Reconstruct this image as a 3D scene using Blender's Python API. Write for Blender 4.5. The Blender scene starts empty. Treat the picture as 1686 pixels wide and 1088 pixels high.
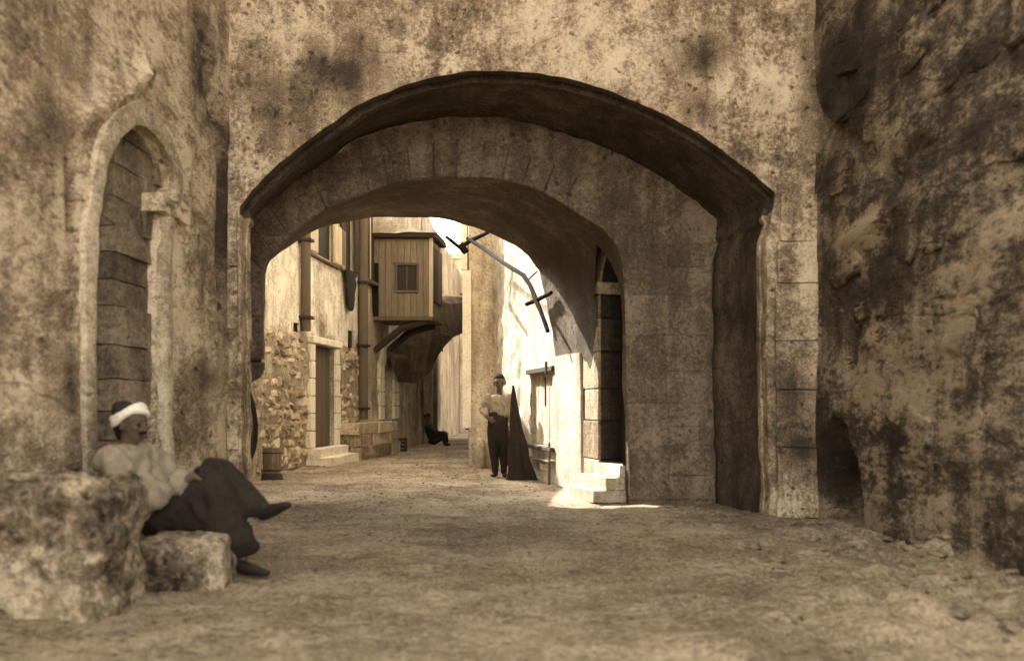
import bpy, bmesh, math, random
from mathutils import Vector, Matrix, noise
R = math.radians
random.seed(7)
scene = bpy.context.scene
C = scene.collection

# ------------------------------------------------------------------ camera
F, HOR, CX, EYE = 1700.0, 672.0, 843.0, 1.0        # focal length, horizon and centre (photo pixels), eye height (m)
cam_d = bpy.data.cameras.new('camera')
cam = bpy.data.objects.new('camera', cam_d); C.objects.link(cam)
cam.location = (0, 0, EYE); cam.rotation_euler = (R(90), 0, 0)
cam_d.sensor_fit = 'HORIZONTAL'; cam_d.sensor_width = 36.0
cam_d.lens = 36.0 * F / 1686.0
cam_d.shift_y = (HOR - 544.0) / 1686.0
cam_d.clip_start = 0.05; cam_d.clip_end = 2000
cam_d.dof.use_dof = True; cam_d.dof.focus_distance = 17.0; cam_d.dof.aperture_fstop = 1.5
scene.camera = cam

# ------------------------------------------------------------------ sky, sun, exposure
SUN_EL, SUN_AZ = 42.0, -44.0                        # degrees; azimuth from +Y towards +X
w = bpy.data.worlds.new('World'); scene.world = w; w.use_nodes = True
nt = w.node_tree; nt.nodes.clear()
out = nt.nodes.new('ShaderNodeOutputWorld'); bg = nt.nodes.new('ShaderNodeBackground')
sky = nt.nodes.new('ShaderNodeTexSky'); sky.sky_type = 'NISHITA'; sky.sun_disc = False
sky.sun_elevation = R(SUN_EL); sky.sun_rotation = R(SUN_AZ); sky.dust_density = 3.0
bw = nt.nodes.new('ShaderNodeRGBToBW')              # the photograph is a toned monochrome print
tint = nt.nodes.new('ShaderNodeMix'); tint.data_type = 'RGBA'; tint.blend_type = 'MULTIPLY'
tint.inputs[0].default_value = 1.0; tint.inputs[7].default_value = (1.0, 0.945, 0.885, 1)
nt.links.new(sky.outputs[0], bw.inputs[0]); nt.links.new(bw.outputs[0], tint.inputs[6])
nt.links.new(tint.outputs[2], bg.inputs[0]); bg.inputs[1].default_value = 0.15
nt.links.new(bg.outputs[0], out.inputs[0])
sun_d = bpy.data.lights.new('sun', 'SUN'); sun_d.energy = 2.0; sun_d.angle = R(0.5); sun_d.color = (1.0, 0.945, 0.875)
sun = bpy.data.objects.new('sun', sun_d); C.objects.link(sun)
to_sun = Vector((math.sin(R(SUN_AZ)) * math.cos(R(SUN_EL)), math.cos(R(SUN_AZ)) * math.cos(R(SUN_EL)), math.sin(R(SUN_EL))))
sun.rotation_euler = to_sun.to_track_quat('Z', 'Y').to_euler(); sun.location = (-20, 20, 30)
vs = scene.view_settings
vs.view_transform = 'Standard'; vs.look = 'None'; vs.gamma = 1.0; vs.use_curve_mapping = False
vs.exposure = 3.35
scene.display_settings.display_device = 'sRGB'
scene.cycles.max_bounces = 8; scene.cycles.diffuse_bounces = 6

# ------------------------------------------------------------------ materials
def ramp(nt, stops):
    r = nt.nodes.new('ShaderNodeValToRGB'); e = r.color_ramp.elements
    while len(e) > 1: e.remove(e[-1])
    e[0].position = stops[0][0]; e[0].color = (*stops[0][1], 1)
    for p, c in stops[1:]:
        n = e.new(p); n.color = (*c, 1)
    return r
def plaster(name, dark, mid, light, patch=0.9, streak=0.35, fine=0.30, bias=0.0, bump=0.5, contrast=1.0, low=None, rand=0.0, aniso=None, stains=(), pits=.26, cracks=.13):
    fine = fine * 1.4
    """weathered lime plaster / stone; low = (height, colour mix) where the plaster has come off below that height"""
    m = bpy.data.materials.new(name); m.use_nodes = True; nt = m.node_tree; N = nt.nodes; L = nt.links
    b = N['Principled BSDF']; b.inputs['Roughness'].default_value = 0.93; b.inputs['Specular IOR Level'].default_value = 0.15
    g = N.new('ShaderNodeNewGeometry')
    src = g.outputs['Position']
    if aniso:
        av = N.new('ShaderNodeVectorMath'); av.operation = 'MULTIPLY'; av.inputs[1].default_value = aniso; L.new(src, av.inputs[0]); src = av.outputs[0]
    def nz(scale, detail, rough=0.6, vec=None, dist=0.0):
        n = N.new('ShaderNodeTexNoise'); n.inputs['Scale'].default_value = scale; n.inputs['Detail'].default_value = detail
        n.inputs['Roughness'].default_value = rough; n.inputs['Distortion'].default_value = dist
        L.new(vec if vec else src, n.inputs['Vector']); return n.outputs['Fac']
    def math_(op, a, bb, clamp=False):
        n = N.new('ShaderNodeMath'); n.operation = op; n.use_clamp = clamp
        for i, v in enumerate((a, bb)):
            if isinstance(v, (int, float)): n.inputs[i].default_value = v
            else: L.new(v, n.inputs[i])
        return n.outputs[0]
    mp = N.new('ShaderNodeVectorMath'); mp.operation = 'MULTIPLY'; mp.inputs[1].default_value = (4.5, 4.5, 0.55)
    L.new(g.outputs['Position'], mp.inputs[0])
    def c_(v): return math_('SUBTRACT', v, 0.5)
    big = c_(nz(.75 * patch, 6, 0.66, dist=0.2)); midn = c_(nz(3.7 * patch, 7, 0.74, dist=0.15)); st = c_(nz(1.0, 4, 0.6, mp.outputs[0]))
    fi = c_(nz(26, 4, 0.75)); vf = c_(nz(95, 3, 0.8)); gr = c_(nz(240, 2, 0.8))
    s = math_('MULTIPLY', big, 1.5 * contrast)
    s = math_('ADD', s, math_('MULTIPLY', midn, 1.0 * contrast))
    s = math_('ADD', s, math_('MULTIPLY', st, 2.2 * streak))
    s = math_('ADD', s, math_('MULTIPLY', fi, 2.2 * fine))
    s = math_('ADD', s, math_('MULTIPLY', vf, 2.4 * fine))
    s = math_('ADD', s, math_('MULTIPLY', gr, 2.0 * fine))
    wv = N.new('ShaderNodeVectorMath'); wv.operation = 'MULTIPLY_ADD'; nzc = N.new('ShaderNodeTexNoise'); nzc.inputs['Scale'].default_value = 3.1; nzc.inputs['Detail'].default_value = 4
    L.new(src, nzc.inputs['Vector']); L.new(nzc.outputs['Color'], wv.inputs[0]); wv.inputs[1].default_value = (.28, .28, .28); L.new(src, wv.inputs[2])
    pit = crk = None
    if pits:
        vo = N.new('ShaderNodeTexVoronoi'); vo.inputs['Scale'].default_value = 8.5; L.new(wv.outputs[0], vo.inputs['Vector'])
        t_ = math_('MULTIPLY', math_('SUBTRACT', math_('ADD', .20, math_('MULTIPLY', midn, .7)), vo.outputs['Distance']), 7.0, True)
        pit = math_('MULTIPLY', t_, pits); s = math_('SUBTRACT', s, math_('MULTIPLY', pit, 1.4))
    if cracks:
        vo = N.new('ShaderNodeTexVoronoi'); vo.feature = 'DISTANCE_TO_EDGE'; vo.inputs['Scale'].default_value = .85; L.new(wv.outputs[0], vo.inputs['Vector'])
        t_ = math_('MULTIPLY', math_('SUBTRACT', .012, vo.outputs['Distance']), 110.0, True)
        crk = math_('MULTIPLY', math_('MULTIPLY', t_, math_('MULTIPLY', math_('ADD', big, .12), 5.0, True)), cracks); s = math_('SUBTRACT', s, math_('MULTIPLY', crk, 1.3))
    for (cx_, rx_, am_) in stains:
        v1 = N.new('ShaderNodeVectorMath'); v1.operation = 'SUBTRACT'; L.new(g.outputs['Position'], v1.inputs[0]); v1.inputs[1].default_value = cx_
        v2 = N.new('ShaderNodeVectorMath'); v2.operation = 'DIVIDE'; L.new(v1.outputs[0], v2.inputs[0]); v2.inputs[1].default_value = rx_
        v3 = N.new('ShaderNodeVectorMath'); v3.operation = 'LENGTH'; L.new(v2.outputs[0], v3.inputs[0])
        t_ = math_('SUBTRACT', 1.1, v3.outputs['Value']); t_ = math_('ADD', t_, math_('ADD', math_('MULTIPLY', midn, 4.5), math_('MULTIPLY', fi, 2.5))); t_ = math_('MULTIPLY', t_, 1.0, True)
        s = math_('SUBTRACT', s, math_('MULTIPLY', t_, am_))
    if rand:
        oi = N.new('ShaderNodeObjectInfo')
        s = math_('ADD', s, math_('MULTIPLY', c_(oi.outputs['Random']), rand))
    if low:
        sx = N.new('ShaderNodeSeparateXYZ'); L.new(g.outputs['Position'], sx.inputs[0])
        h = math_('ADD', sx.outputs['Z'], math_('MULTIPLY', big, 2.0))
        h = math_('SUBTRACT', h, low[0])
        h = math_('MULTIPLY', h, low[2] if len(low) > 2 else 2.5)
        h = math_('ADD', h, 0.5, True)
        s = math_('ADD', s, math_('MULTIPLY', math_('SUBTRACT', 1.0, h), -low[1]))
    s = math_('ADD', s, 0.5 + bias)
    r = ramp(nt, [(0.0, dark), (0.22, tuple(d * .6 + e * .4 for d, e in zip(dark, mid))), (0.5, mid), (0.8, light), (1.0, tuple(min(.86, x * 1.12) for x in light))])
    L.new(s, r.inputs[0]); L.new(r.outputs[0], b.inputs['Base Color'])
    hh = math_('ADD', math_('MULTIPLY', midn, 0.05), math_('MULTIPLY', fi, 0.028))
    hh = math_('ADD', hh, math_('MULTIPLY', vf, 0.007))
    if pit: hh = math_('SUBTRACT', hh, math_('MULTIPLY', pit, .05))
    if crk: hh = math_('SUBTRACT', hh, math_('MULTIPLY', crk, .06))
    bp = N.new('ShaderNodeBump'); bp.inputs['Strength'].default_value = bump; bp.inputs['Distance'].default_value = 1.0
    L.new(hh, bp.inputs['Height']); L.new(bp.outputs[0], b.inputs['Normal'])
    return m
def simple(name, col, var=0.35, scale=14, rough=0.85, stretch=(1, 1, 1), bump=0.25, spec=0.2):
    """wood, cloth, skin, iron: one colour with grain running along the short axis of 'stretch'"""
    m = bpy.data.materials.new(name); m.use_nodes = True; nt = m.node_tree; N = nt.nodes; L = nt.links
    b = N['Principled BSDF']; b.inputs['Roughness'].default_value = rough; b.inputs['Specular IOR Level'].default_value = spec
    g = N.new('ShaderNodeNewGeometry'); mp = N.new('ShaderNodeVectorMath'); mp.operation = 'MULTIPLY'; mp.inputs[1].default_value = stretch
    L.new(g.outputs['Position'], mp.inputs[0])
    n = N.new('ShaderNodeTexNoise'); n.inputs['Scale'].default_value = scale; n.inputs['Detail'].default_value = 6; n.inputs['Roughness'].default_value = .72
    L.new(mp.outputs[0], n.inputs['Vector'])
    oi = N.new('ShaderNodeObjectInfo')
    a = N.new('ShaderNodeMath'); a.operation = 'MULTIPLY_ADD'; a.inputs[1].default_value = 0.14; L.new(oi.outputs['Random'], a.inputs[0]); L.new(n.outputs['Fac'], a.inputs[2])
    r = ramp(nt, [(0.28, tuple(c * (1 - var) for c in col)), (0.82, tuple(min(.86, c * (1 + var)) for c in col))])
    L.new(a.outputs[0], r.inputs[0]); L.new(r.outputs[0], b.inputs['Base Color'])
    bp = N.new('ShaderNodeBump'); bp.inputs['Strength'].default_value = bump; bp.inputs['Distance'].default_value = .01
    L.new(n.outputs['Fac'], bp.inputs['Height']); L.new(bp.outputs[0], b.inputs['Normal'])
    return m
D1, D2, M1, L1c = (.032, .024, .018), (.06, .045, .032), (.30, .222, .142), (.66, .545, .38)
def fx(px, py, rx, ry, am): S = 178.0; return (((px - CX) / S, F / S, EYE + (HOR - py) / S), (rx / S, 2.0, ry / S), am)
def lx(px, py, rx, ry, am): y = 1700 * -2.68 / (px - CX); S = F / y; return ((-2.68, y, EYE + (HOR - py) / S), (2, rx / S * 2.6, ry / S), am)
def rx_(px, py, rx, ry, am): y = 1700 * 2.95 / (px - CX); S = F / y; return ((2.95, y, EYE + (HOR - py) / S), (2, rx / S * 2.6, ry / S), am)
STF = [fx(565, 108, 75, 55, .62), fx(465, 175, 50, 60, .34), fx(1165, 92, 50, 34, .45), fx(1150, 182, 36, 30, .42), fx(1255, 150, 70, 90, -.22), fx(690, 95, 90, 40, -.15), fx(1345, 130, 30, 100, .6), fx(1310, 640, 26, 50, .3), fx(1315, 742, 30, 30, .5), fx(1000, 90, 60, 40, -.14), fx(410, 250, 30, 60, -.2)]
STL = [lx(325, 120, 30, 80, .45), lx(362, 330, 20, 170, .42), lx(90, 210, 30, 60, .2), lx(140, 450, 14, 180, -.2), lx(118, 330, 14, 70, .32), lx(120, 110, 30, 36, .18), lx(110, 640, 36, 60, .3), lx(330, 620, 40, 30, .25), lx(215, 450, 60, 300, -.12), lx(285, 420, 22, 200, -.2)]  # stains, plus a darker band laid along the corner groove
STR = [rx_(1410, 150, 50, 120, .30), rx_(1395, 480, 22, 110, .35), rx_(1480, 420, 30, 90, .25), rx_(1440, 390, 40, 40, -.3), rx_(1440, 600, 40, 90, -.16), rx_(1460, 760, 34, 60, -.18), rx_(1385, 770, 36, 60, .28)]
STL = [(c, v, a * 1.7) for c, v, a in STL]; STR = [(c, v, a * 1.4) for c, v, a in STR]
M_front = plaster('front_plaster', D2, M1, L1c, patch=1.25, streak=.45, fine=.42, bias=.05, contrast=1.35, stains=STF, pits=.34)
M_left = plaster('left_plaster', D2, M1, L1c, patch=1.5, streak=.3, fine=.36, bias=.07, contrast=1.25, aniso=(1, .4, 1), stains=STL)
M_right = plaster('right_damp_stone', D1, (.085, .065, .043), (.30, .235, .155), patch=1.6, streak=.5, fine=.4, bias=-.02, contrast=1.9, bump=.8, aniso=(1, .4, 1), stains=STR, rand=.12)
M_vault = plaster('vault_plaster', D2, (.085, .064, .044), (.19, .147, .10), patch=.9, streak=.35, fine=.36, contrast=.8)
M_band = plaster('pale_band', (.12, .09, .06), (.42, .335, .225), (.70, .60, .43), patch=1.5, fine=.4, streak=.3, contrast=.9, bias=.06, aniso=(1, .5, 1))
M_dvault = plaster('dark_vault', D1, (.060, .046, .032), (.15, .116, .078), patch=.9, streak=.35, fine=.38, contrast=.9)  # darker tone for the soffit and sides of the first bay
M_infill = plaster('infill_stone', D2, (.20, .155, .103), (.36, .285, .19), patch=1.2, streak=.4, fine=.38, rand=.3, contrast=.9, aniso=(1, .5, 1))
M_rim = plaster('dark_rim', D1, (.07, .053, .037), (.15, .115, .078), patch=1.2, fine=.36, contrast=.8)  # dark tone for the underside of the front arch edge
M_pier = plaster('pier_stone', D2, (.135, .103, .07), (.29, .228, .155), patch=1.1, streak=.4, fine=.38, rand=.12, contrast=.9)
M_block = plaster('dressed_stone', D2, (.25, .19, .12), (.48, .385, .255), patch=1.4, streak=.35, fine=.36, rand=.25, contrast=.8)
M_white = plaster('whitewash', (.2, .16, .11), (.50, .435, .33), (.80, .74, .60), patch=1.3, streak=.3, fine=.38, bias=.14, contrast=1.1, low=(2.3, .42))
M_house = plaster('far_plaster', (.13, .1, .07), (.42, .345, .24), (.72, .64, .49), patch=.8, streak=.4, fine=.3, contrast=.8, bias=.05)
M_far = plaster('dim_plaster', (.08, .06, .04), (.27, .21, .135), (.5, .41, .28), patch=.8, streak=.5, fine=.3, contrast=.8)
M_lit = plaster('sun_patch_pale', (.25, .2, .14), (.33, .278, .20), (.54, .47, .355), patch=1.3, streak=.6, fine=.4, bias=.06, contrast=1.2)
M_white2 = plaster('fresh_whitewash', (.3, .25, .18), (.66, .58, .44), (.82, .76, .61), patch=1.3, streak=.3, fine=.3, bias=.2, contrast=.6)
M_rubble = plaster('rubble_stone', (.06, .045, .03), (.38, .30, .195), (.64, .54, .38), patch=2.2, streak=.1, fine=.42, rand=.55, contrast=.7, bias=.04)
M_ground = plaster('trodden_earth', (.09, .068, .044), (.27, .208, .134), (.48, .385, .26), patch=.9, streak=0, fine=.6, contrast=1.1, bump=1.0, cracks=0, pits=.22)
M_rock = plaster('weathered_rock', D1, (.26, .20, .13), (.62, .51, .36), patch=3.4, streak=.1, fine=.28, contrast=1.6, bump=.8)
M_wood = simple('grey_wood', (.11, .083, .056), stretch=(9, 9, .8), scale=6)
M_dwood = simple('dark_wood', (.045, .034, .024), stretch=(9, 9, .8), scale=6)
M_lwood = simple('pale_shutter_wood', (.45, .37, .25), stretch=(9, 9, .8), scale=6)
M_panel = simple('oriel_boards', (.18, .14, .095), stretch=(9, 9, .8), scale=5, var=.5)
M_gap = simple('shadow_gap', (.018, .014, .010), rough=.95, spec=.05)  # near-black colour for the shadow gap at the oriel's left side
M_iron = simple('black_iron', (.03, .024, .018), rough=.6)
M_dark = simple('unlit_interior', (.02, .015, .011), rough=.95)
M_glass = simple('dusty_glass', (.03, .023, .017), rough=.6, spec=.15)
M_cloth = simple('dark_wool', (.028, .021, .016), scale=30, rough=.95)
M_shirt = simple('pale_cotton', (.27, .224, .155), scale=18, rough=.9)
M_whitecl = simple('white_cotton', (.80, .74, .60), var=.12, scale=25, rough=.9)
M_skin = simple('tanned_skin', (.10, .068, .042), var=.2, scale=20, rough=.6)
M_hair = simple('dark_hair', (.02, .015, .011), rough=.95, scale=60, spec=.03)
M_shoe = simple('black_leather', (.022, .017, .013), rough=.5)
M_pebble = plaster('loose_stones', (.09, .07, .045), (.30, .235, .15), (.52, .42, .28), patch=3, streak=0, fine=.4, rand=.5, contrast=.5)

# ------------------------------------------------------------------ helpers
def thing(name, label, cat, loc=(0, 0, 0), group=None):
    o = bpy.data.objects.new(name, None); C.objects.link(o); o.location = loc; o.empty_display_size = .3
    o['label'] = label; o['category'] = cat
    if group: o['group'] = group
    return o
def obj(name, bm, mat, parent=None, smooth=True):
    bmesh.ops.recalc_face_normals(bm, faces=bm.faces)
    xs = [v.co for v in bm.verts]
    c = Vector([(min(v[i] for v in xs) + max(v[i] for v in xs)) / 2 for i in range(3)])
    c.z = min(v.z for v in xs)
    bmesh.ops.translate(bm, verts=bm.verts, vec=-c)
    me = bpy.data.meshes.new(name); bm.to_mesh(me); bm.free()
    if smooth:
        for p in me.polygons: p.use_smooth = True
        me.set_sharp_from_angle(angle=R(38))
    me.materials.append(mat)
    o = bpy.data.objects.new(name, me); C.objects.link(o)
    par, base = parent, Vector((0, 0, 0))
    while par is not None: base = base + par.location; par = par.parent
    o.location = c - base; o.parent = parent
    return o
def tag(o, label, cat, group=None):
    o['label'] = label; o['category'] = cat
    if group: o['group'] = group
    return o
def P(px, py, S): return Vector(((px - CX) / S, F / S, EYE + (HOR - py) / S))
class Frame:
    """a vertical wall plane: origin, direction along the wall, normal towards the street"""
    def __init__(s, a, b):
        s.O = Vector((a[0], a[1], 0)); d = Vector((b[0], b[1], 0)) - s.O
        s.len = d.length; s.U = d.normalized(); s.N = Vector((s.U.y, -s.U.x, 0))
    def at(s, u, z, d=0.0): return s.O + s.U * u + s.N * d + Vector((0, 0, z))
    def uz(s, px, py):
        d = Vector(((px - CX) / F, 1.0, (HOR - py) / F)); c = Vector((0, 0, EYE))
        t = s.N.dot(s.O - c) / s.N.dot(d); p = c + d * t
        return ((p - s.O).dot(s.U), p.z)
def nz(p, sc, oc=4):
    v, a = 0.0, 1.0; q = p * sc
    for i in range(oc):
        v += a * noise.noise(q); q = q * 2.03 + Vector((3.1, 1.7, 5.3)); a *= .5
    return v
def resample(pts, n):
    d = [0.0]
    for a, b in zip(pts, pts[1:]): d.append(d[-1] + (Vector(b) - Vector(a)).length)
    res, j = [], 0
    for i in range(n):
        t = d[-1] * i / (n - 1)
        while j < len(d) - 2 and d[j + 1] < t: j += 1
        k = 0 if d[j + 1] == d[j] else (t - d[j]) / (d[j + 1] - d[j])
        res.append(tuple(x + (y - x) * k for x, y in zip(pts[j], pts[j + 1])))
    return res
def smooth_curve(pts, it=2):
    """Chaikin corner cutting, ends kept"""
    for _ in range(it):
        q = [pts[0]]
        for a, b in zip(pts, pts[1:]):
            q.append(tuple(x * .75 + y * .25 for x, y in zip(a, b))); q.append(tuple(x * .25 + y * .75 for x, y in zip(a, b)))
        q.append(pts[-1]); pts = q
    return pts
def add_grid(bm, rows, skip=None):
    vr = [[bm.verts.new(p) for p in r] for r in rows]
    for i in range(len(vr) - 1):
        for j in range(len(vr[0]) - 1):
            if skip and skip(i, j): continue
            bm.faces.new((vr[i][j], vr[i][j + 1], vr[i + 1][j + 1], vr[i + 1][j]))
    return vr
def box_pts(bm, pts):
    """8 points: bottom four (ring) then top four"""
    v = [bm.verts.new(p) for p in pts]
    for f in ((3, 2, 1, 0), (4, 5, 6, 7), (0, 1, 5, 4), (1, 2, 6, 5), (2, 3, 7, 6), (3, 0, 4, 7)): bm.faces.new([v[i] for i in f])
    return v
def fbox(bm, fr, u0, u1, z0, z1, d0, d1):
    """a box on a wall frame, from depth d0 to d1 out of the wall"""
    return box_pts(bm, [fr.at(u0, z0, d0), fr.at(u1, z0, d0), fr.at(u1, z0, d1), fr.at(u0, z0, d1),
                 fr.at(u0, z1, d0), fr.at(u1, z1, d0), fr.at(u1, z1, d1), fr.at(u0, z1, d1)])
def bevel(bm, w, seg=1): bmesh.ops.bevel(bm, geom=list(bm.edges), offset=w, segments=seg, affect='EDGES', clamp_overlap=True)
def jitter(bm, a, sc=7.0):
    for v in bm.verts:
        p = v.co.copy(); v.co += Vector((noise.noise(p * sc), noise.noise(p * sc + Vector((9, 3, 1))), noise.noise(p * sc + Vector((2, 8, 5))))) * a
def fpart(name, fr, u0, u1, z0, z1, d0, d1, mat, parent, bev=.008, rough=0.0):
    bm = bmesh.new(); fbox(bm, fr, min(u0, u1), max(u0, u1), min(z0, z1), max(z0, z1), d0, d1)
    if rough: bmesh.ops.subdivide_edges(bm, edges=bm.edges, cuts=2, use_grid_fill=True); jitter(bm, rough)
    elif bev: bevel(bm, bev)
    return obj(name, bm, mat, parent, smooth=False)
def tube(bm, path, radii, seg=10, cap=True):
    rings = []
    for i, p in enumerate(path):
        p = Vector(p); a = Vector(path[max(i - 1, 0)]); b = Vector(path[min(i + 1, len(path) - 1)])
        t = (b - a).normalized(); q = t.to_track_quat('Z', 'Y')
        r = radii[i] if isinstance(radii, (list, tuple)) else radii
        rings.append([bm.verts.new(p + q @ Vector((math.cos(k * 2 * math.pi / seg) * r, math.sin(k * 2 * math.pi / seg) * r, 0))) for k in range(seg)])
    for a, b in zip(rings, rings[1:]):
        for k in range(seg): bm.faces.new((a[k], a[(k + 1) % seg], b[(k + 1) % seg], b[k]))
    if cap: bm.faces.new(rings[0][::-1]); bm.faces.new(rings[-1])
def arch_wall(fr, curve, u0, u1, ztop, M, disp, rows_in, n=260, zc=2.9, edge=.012):
    """wall with an arched opening: curve = (u, z) from bottom left over the top to bottom right; rows_in = (depth, inset) rows of the reveal"""
    cv = resample(curve, n); bm = bmesh.new()
    uc = (min(c[0] for c in cv) + max(c[0] for c in cv)) / 2
    outer = []
    for (u, z) in cv:
        if z <= zc: outer.append((u0 if u < uc else u1, z))
        else:
            du, dz = u - uc, z - zc; k = 1e9
            if du > 1e-6: k = min(k, (u1 - uc) / du)
            if du < -1e-6: k = min(k, (u0 - uc) / du)
            if dz > 1e-6: k = min(k, (ztop - zc) / dz)
            outer.append((uc + du * k, zc + dz * k))
    rows = []
    for k in range(M + 1):
        t = (k / M) ** .7; row = []
        for (ou, oz), (u, z) in zip(outer, cv):
            uu, zz = ou + (u - ou) * t, oz + (z - oz) * t
            p = fr.at(uu, zz)
            if k == M:
                p += fr.U * edge * nz(p, 5, 3) + Vector((0, 0, edge * nz(p + Vector((5, 5, 5)), 5, 3)))
            row.append(p + fr.N * disp(uu, zz, p))
        rows.append(row)
    base = rows[-1]; cen = fr.at(uc, zc)
    for dpt, ins in rows_in:
        row = []
        for p in base:
            d = Vector((0, 0, 0))
            v = cen - p; v -= fr.N * v.dot(fr.N)
            if p.z <= zc: v.z = 0
            d = v.normalized() * (ins if p.z > zc - .15 else max(ins, 0) * .3)
            q = p + d - fr.N * dpt
            row.append(q + v.normalized() * .02 * nz(q, 2.5, 4))
        rows.append(row)
    add_grid(bm, rows)
    return bm, rows
def grid_wall(fr, u0, u1, z0, z1, openings, step, disp, reveal=.16, thick=.3):
    """plain wall with real rectangular openings and reveals; openings = (u0, u1, z0, z1)"""
    def lines(a, b, cuts):
        L = sorted(set([a, b] + [c for c in cuts if a < c < b])); o = []
        for p, q in zip(L, L[1:]):
            n = max(1, round((q - p) / step)); o += [p + (q - p) * i / n for i in range(n)]
        return o + [b]
    us = lines(u0, u1, [x for o in openings for x in o[:2]]); zs = lines(z0, z1, [x for o in openings for x in o[2:]])
    bm = bmesh.new()
    inside = lambda u, z: any(o[0] < u < o[1] and o[2] < z < o[3] for o in openings)
    rows = [[fr.at(u, z) + fr.N * disp(u, z, fr.at(u, z)) for u in us] for z in zs]
    add_grid(bm, rows, lambda i, j: inside((us[j] + us[j + 1]) / 2, (zs[i] + zs[i + 1]) / 2))
    for (a, b, c, d) in openings:
        ring = [(a, c), (b, c), (b, d), (a, d), (a, c)]
        f0 = [bm.verts.new(fr.at(u, z) + fr.N * disp(u, z, fr.at(u, z))) for u, z in ring]
        f1 = [bm.verts.new(fr.at(u, z, -reveal)) for u, z in ring]
        for i in range(4): bm.faces.new((f0[i], f0[i + 1], f1[i + 1], f1[i]))
    return bm
def shell(fr, u0, u1, z1, depth, mat, parent):
    """ends, back and flat roof of a house behind its street wall"""
    bm = bmesh.new()
    a, b, c, d = fr.at(u0, 0, -.02), fr.at(u1, 0, -.02), fr.at(u1, 0, -depth), fr.at(u0, 0, -depth); up = Vector((0, 0, z1 - .02))
    v = [bm.verts.new(p) for p in (a, b, c, d, a + up, b + up, c + up, d + up)]
    for f in ((1, 2, 6, 5), (2, 3, 7, 6), (3, 0, 4, 7), (4, 5, 6, 7)): bm.faces.new([v[i] for i in f])
    return obj('outer_shell', bm, mat, parent, smooth=False)
def stone_block(bm, fr, u0, u1, z0, z1, out, rnd=.25):
    """one rough stone: a jittered frustum, 10 faces"""
    w_, h_ = u1 - u0, z1 - z0; j = lambda s: random.uniform(-s, s)
    back = [(u0 + j(.16) * w_, z0 + j(.22) * h_), (u1 + j(.16) * w_, z0 + j(.22) * h_), (u1 + j(.16) * w_, z1 + j(.22) * h_), (u0 + j(.16) * w_, z1 + j(.22) * h_)]
    k = min(w_, h_) * rnd; cu, cz = (u0 + u1) / 2, (z0 + z1) / 2
    fro = [(u + math.copysign(k * random.uniform(.4, 1), cu - u), z + math.copysign(k * random.uniform(.4, 1), cz - z)) for u, z in back]
    box_pts(bm, [fr.at(*back[0], -.04), fr.at(*back[1], -.04), fr.at(*fro[1], out + j(.3) * out), fr.at(*fro[0], out + j(.3) * out),
                 fr.at(*back[3], -.04), fr.at(*back[2], -.04), fr.at(*fro[2], out + j(.3) * out), fr.at(*fro[3], out + j(.3) * out)])
def hull(bm, items):
    """tapered capsules: (p0, r0, p1, r1), each a convex hull of two balls"""
    for (p0, r0, p1, r1) in items:
        b2 = bmesh.new()
        for p, r in ((p0, r0), (p1, r1)):
            rr = Vector(r) if isinstance(r, (tuple, list, Vector)) else Vector((r, r, r))
            bmesh.ops.create_icosphere(b2, subdivisions=2, radius=1.0, matrix=Matrix.Translation(Vector(p)) @ Matrix.Diagonal((*rr, 1)))
        res = bmesh.ops.convex_hull(b2, input=b2.verts)
        bmesh.ops.delete(b2, geom=[g for g in b2.verts if not g.link_faces], context='VERTS')
        me = bpy.data.meshes.new('tmp'); b2.to_mesh(me); b2.free(); bm.from_mesh(me); bpy.data.meshes.remove(me)
def fuse(bm, voxel, smooth=6, factor=.5, fold=0.0, fold_sc=9.0, stretch=(1, 1, 1)):
    """one continuous skin round overlapping volumes"""
    me = bpy.data.meshes.new('tmp'); bm.to_mesh(me); bm.free()
    o = bpy.data.objects.new('tmp', me); C.objects.link(o)
    m = o.modifiers.new('r', 'REMESH'); m.mode = 'VOXEL'; m.voxel_size = voxel
    s = o.modifiers.new('s', 'SMOOTH'); s.iterations = smooth; s.factor = factor
    dg = bpy.context.evaluated_depsgraph_get(); dg.update()
    e = bpy.data.meshes.new_from_object(o.evaluated_get(dg))
    b3 = bmesh.new(); b3.from_mesh(e)
    bpy.data.objects.remove(o); bpy.data.meshes.remove(me); bpy.data.meshes.remove(e)
    if fold:
        b3.normal_update(); st = Vector(stretch)
        for v in b3.verts:
            p = Vector((v.co.x * st.x, v.co.y * st.y, v.co.z * st.z)); v.co += v.normal * fold * (1 - 2 * abs(nz(p, fold_sc, 2)))
    return b3
def no_disp(u, z, p): return 0.0

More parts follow.
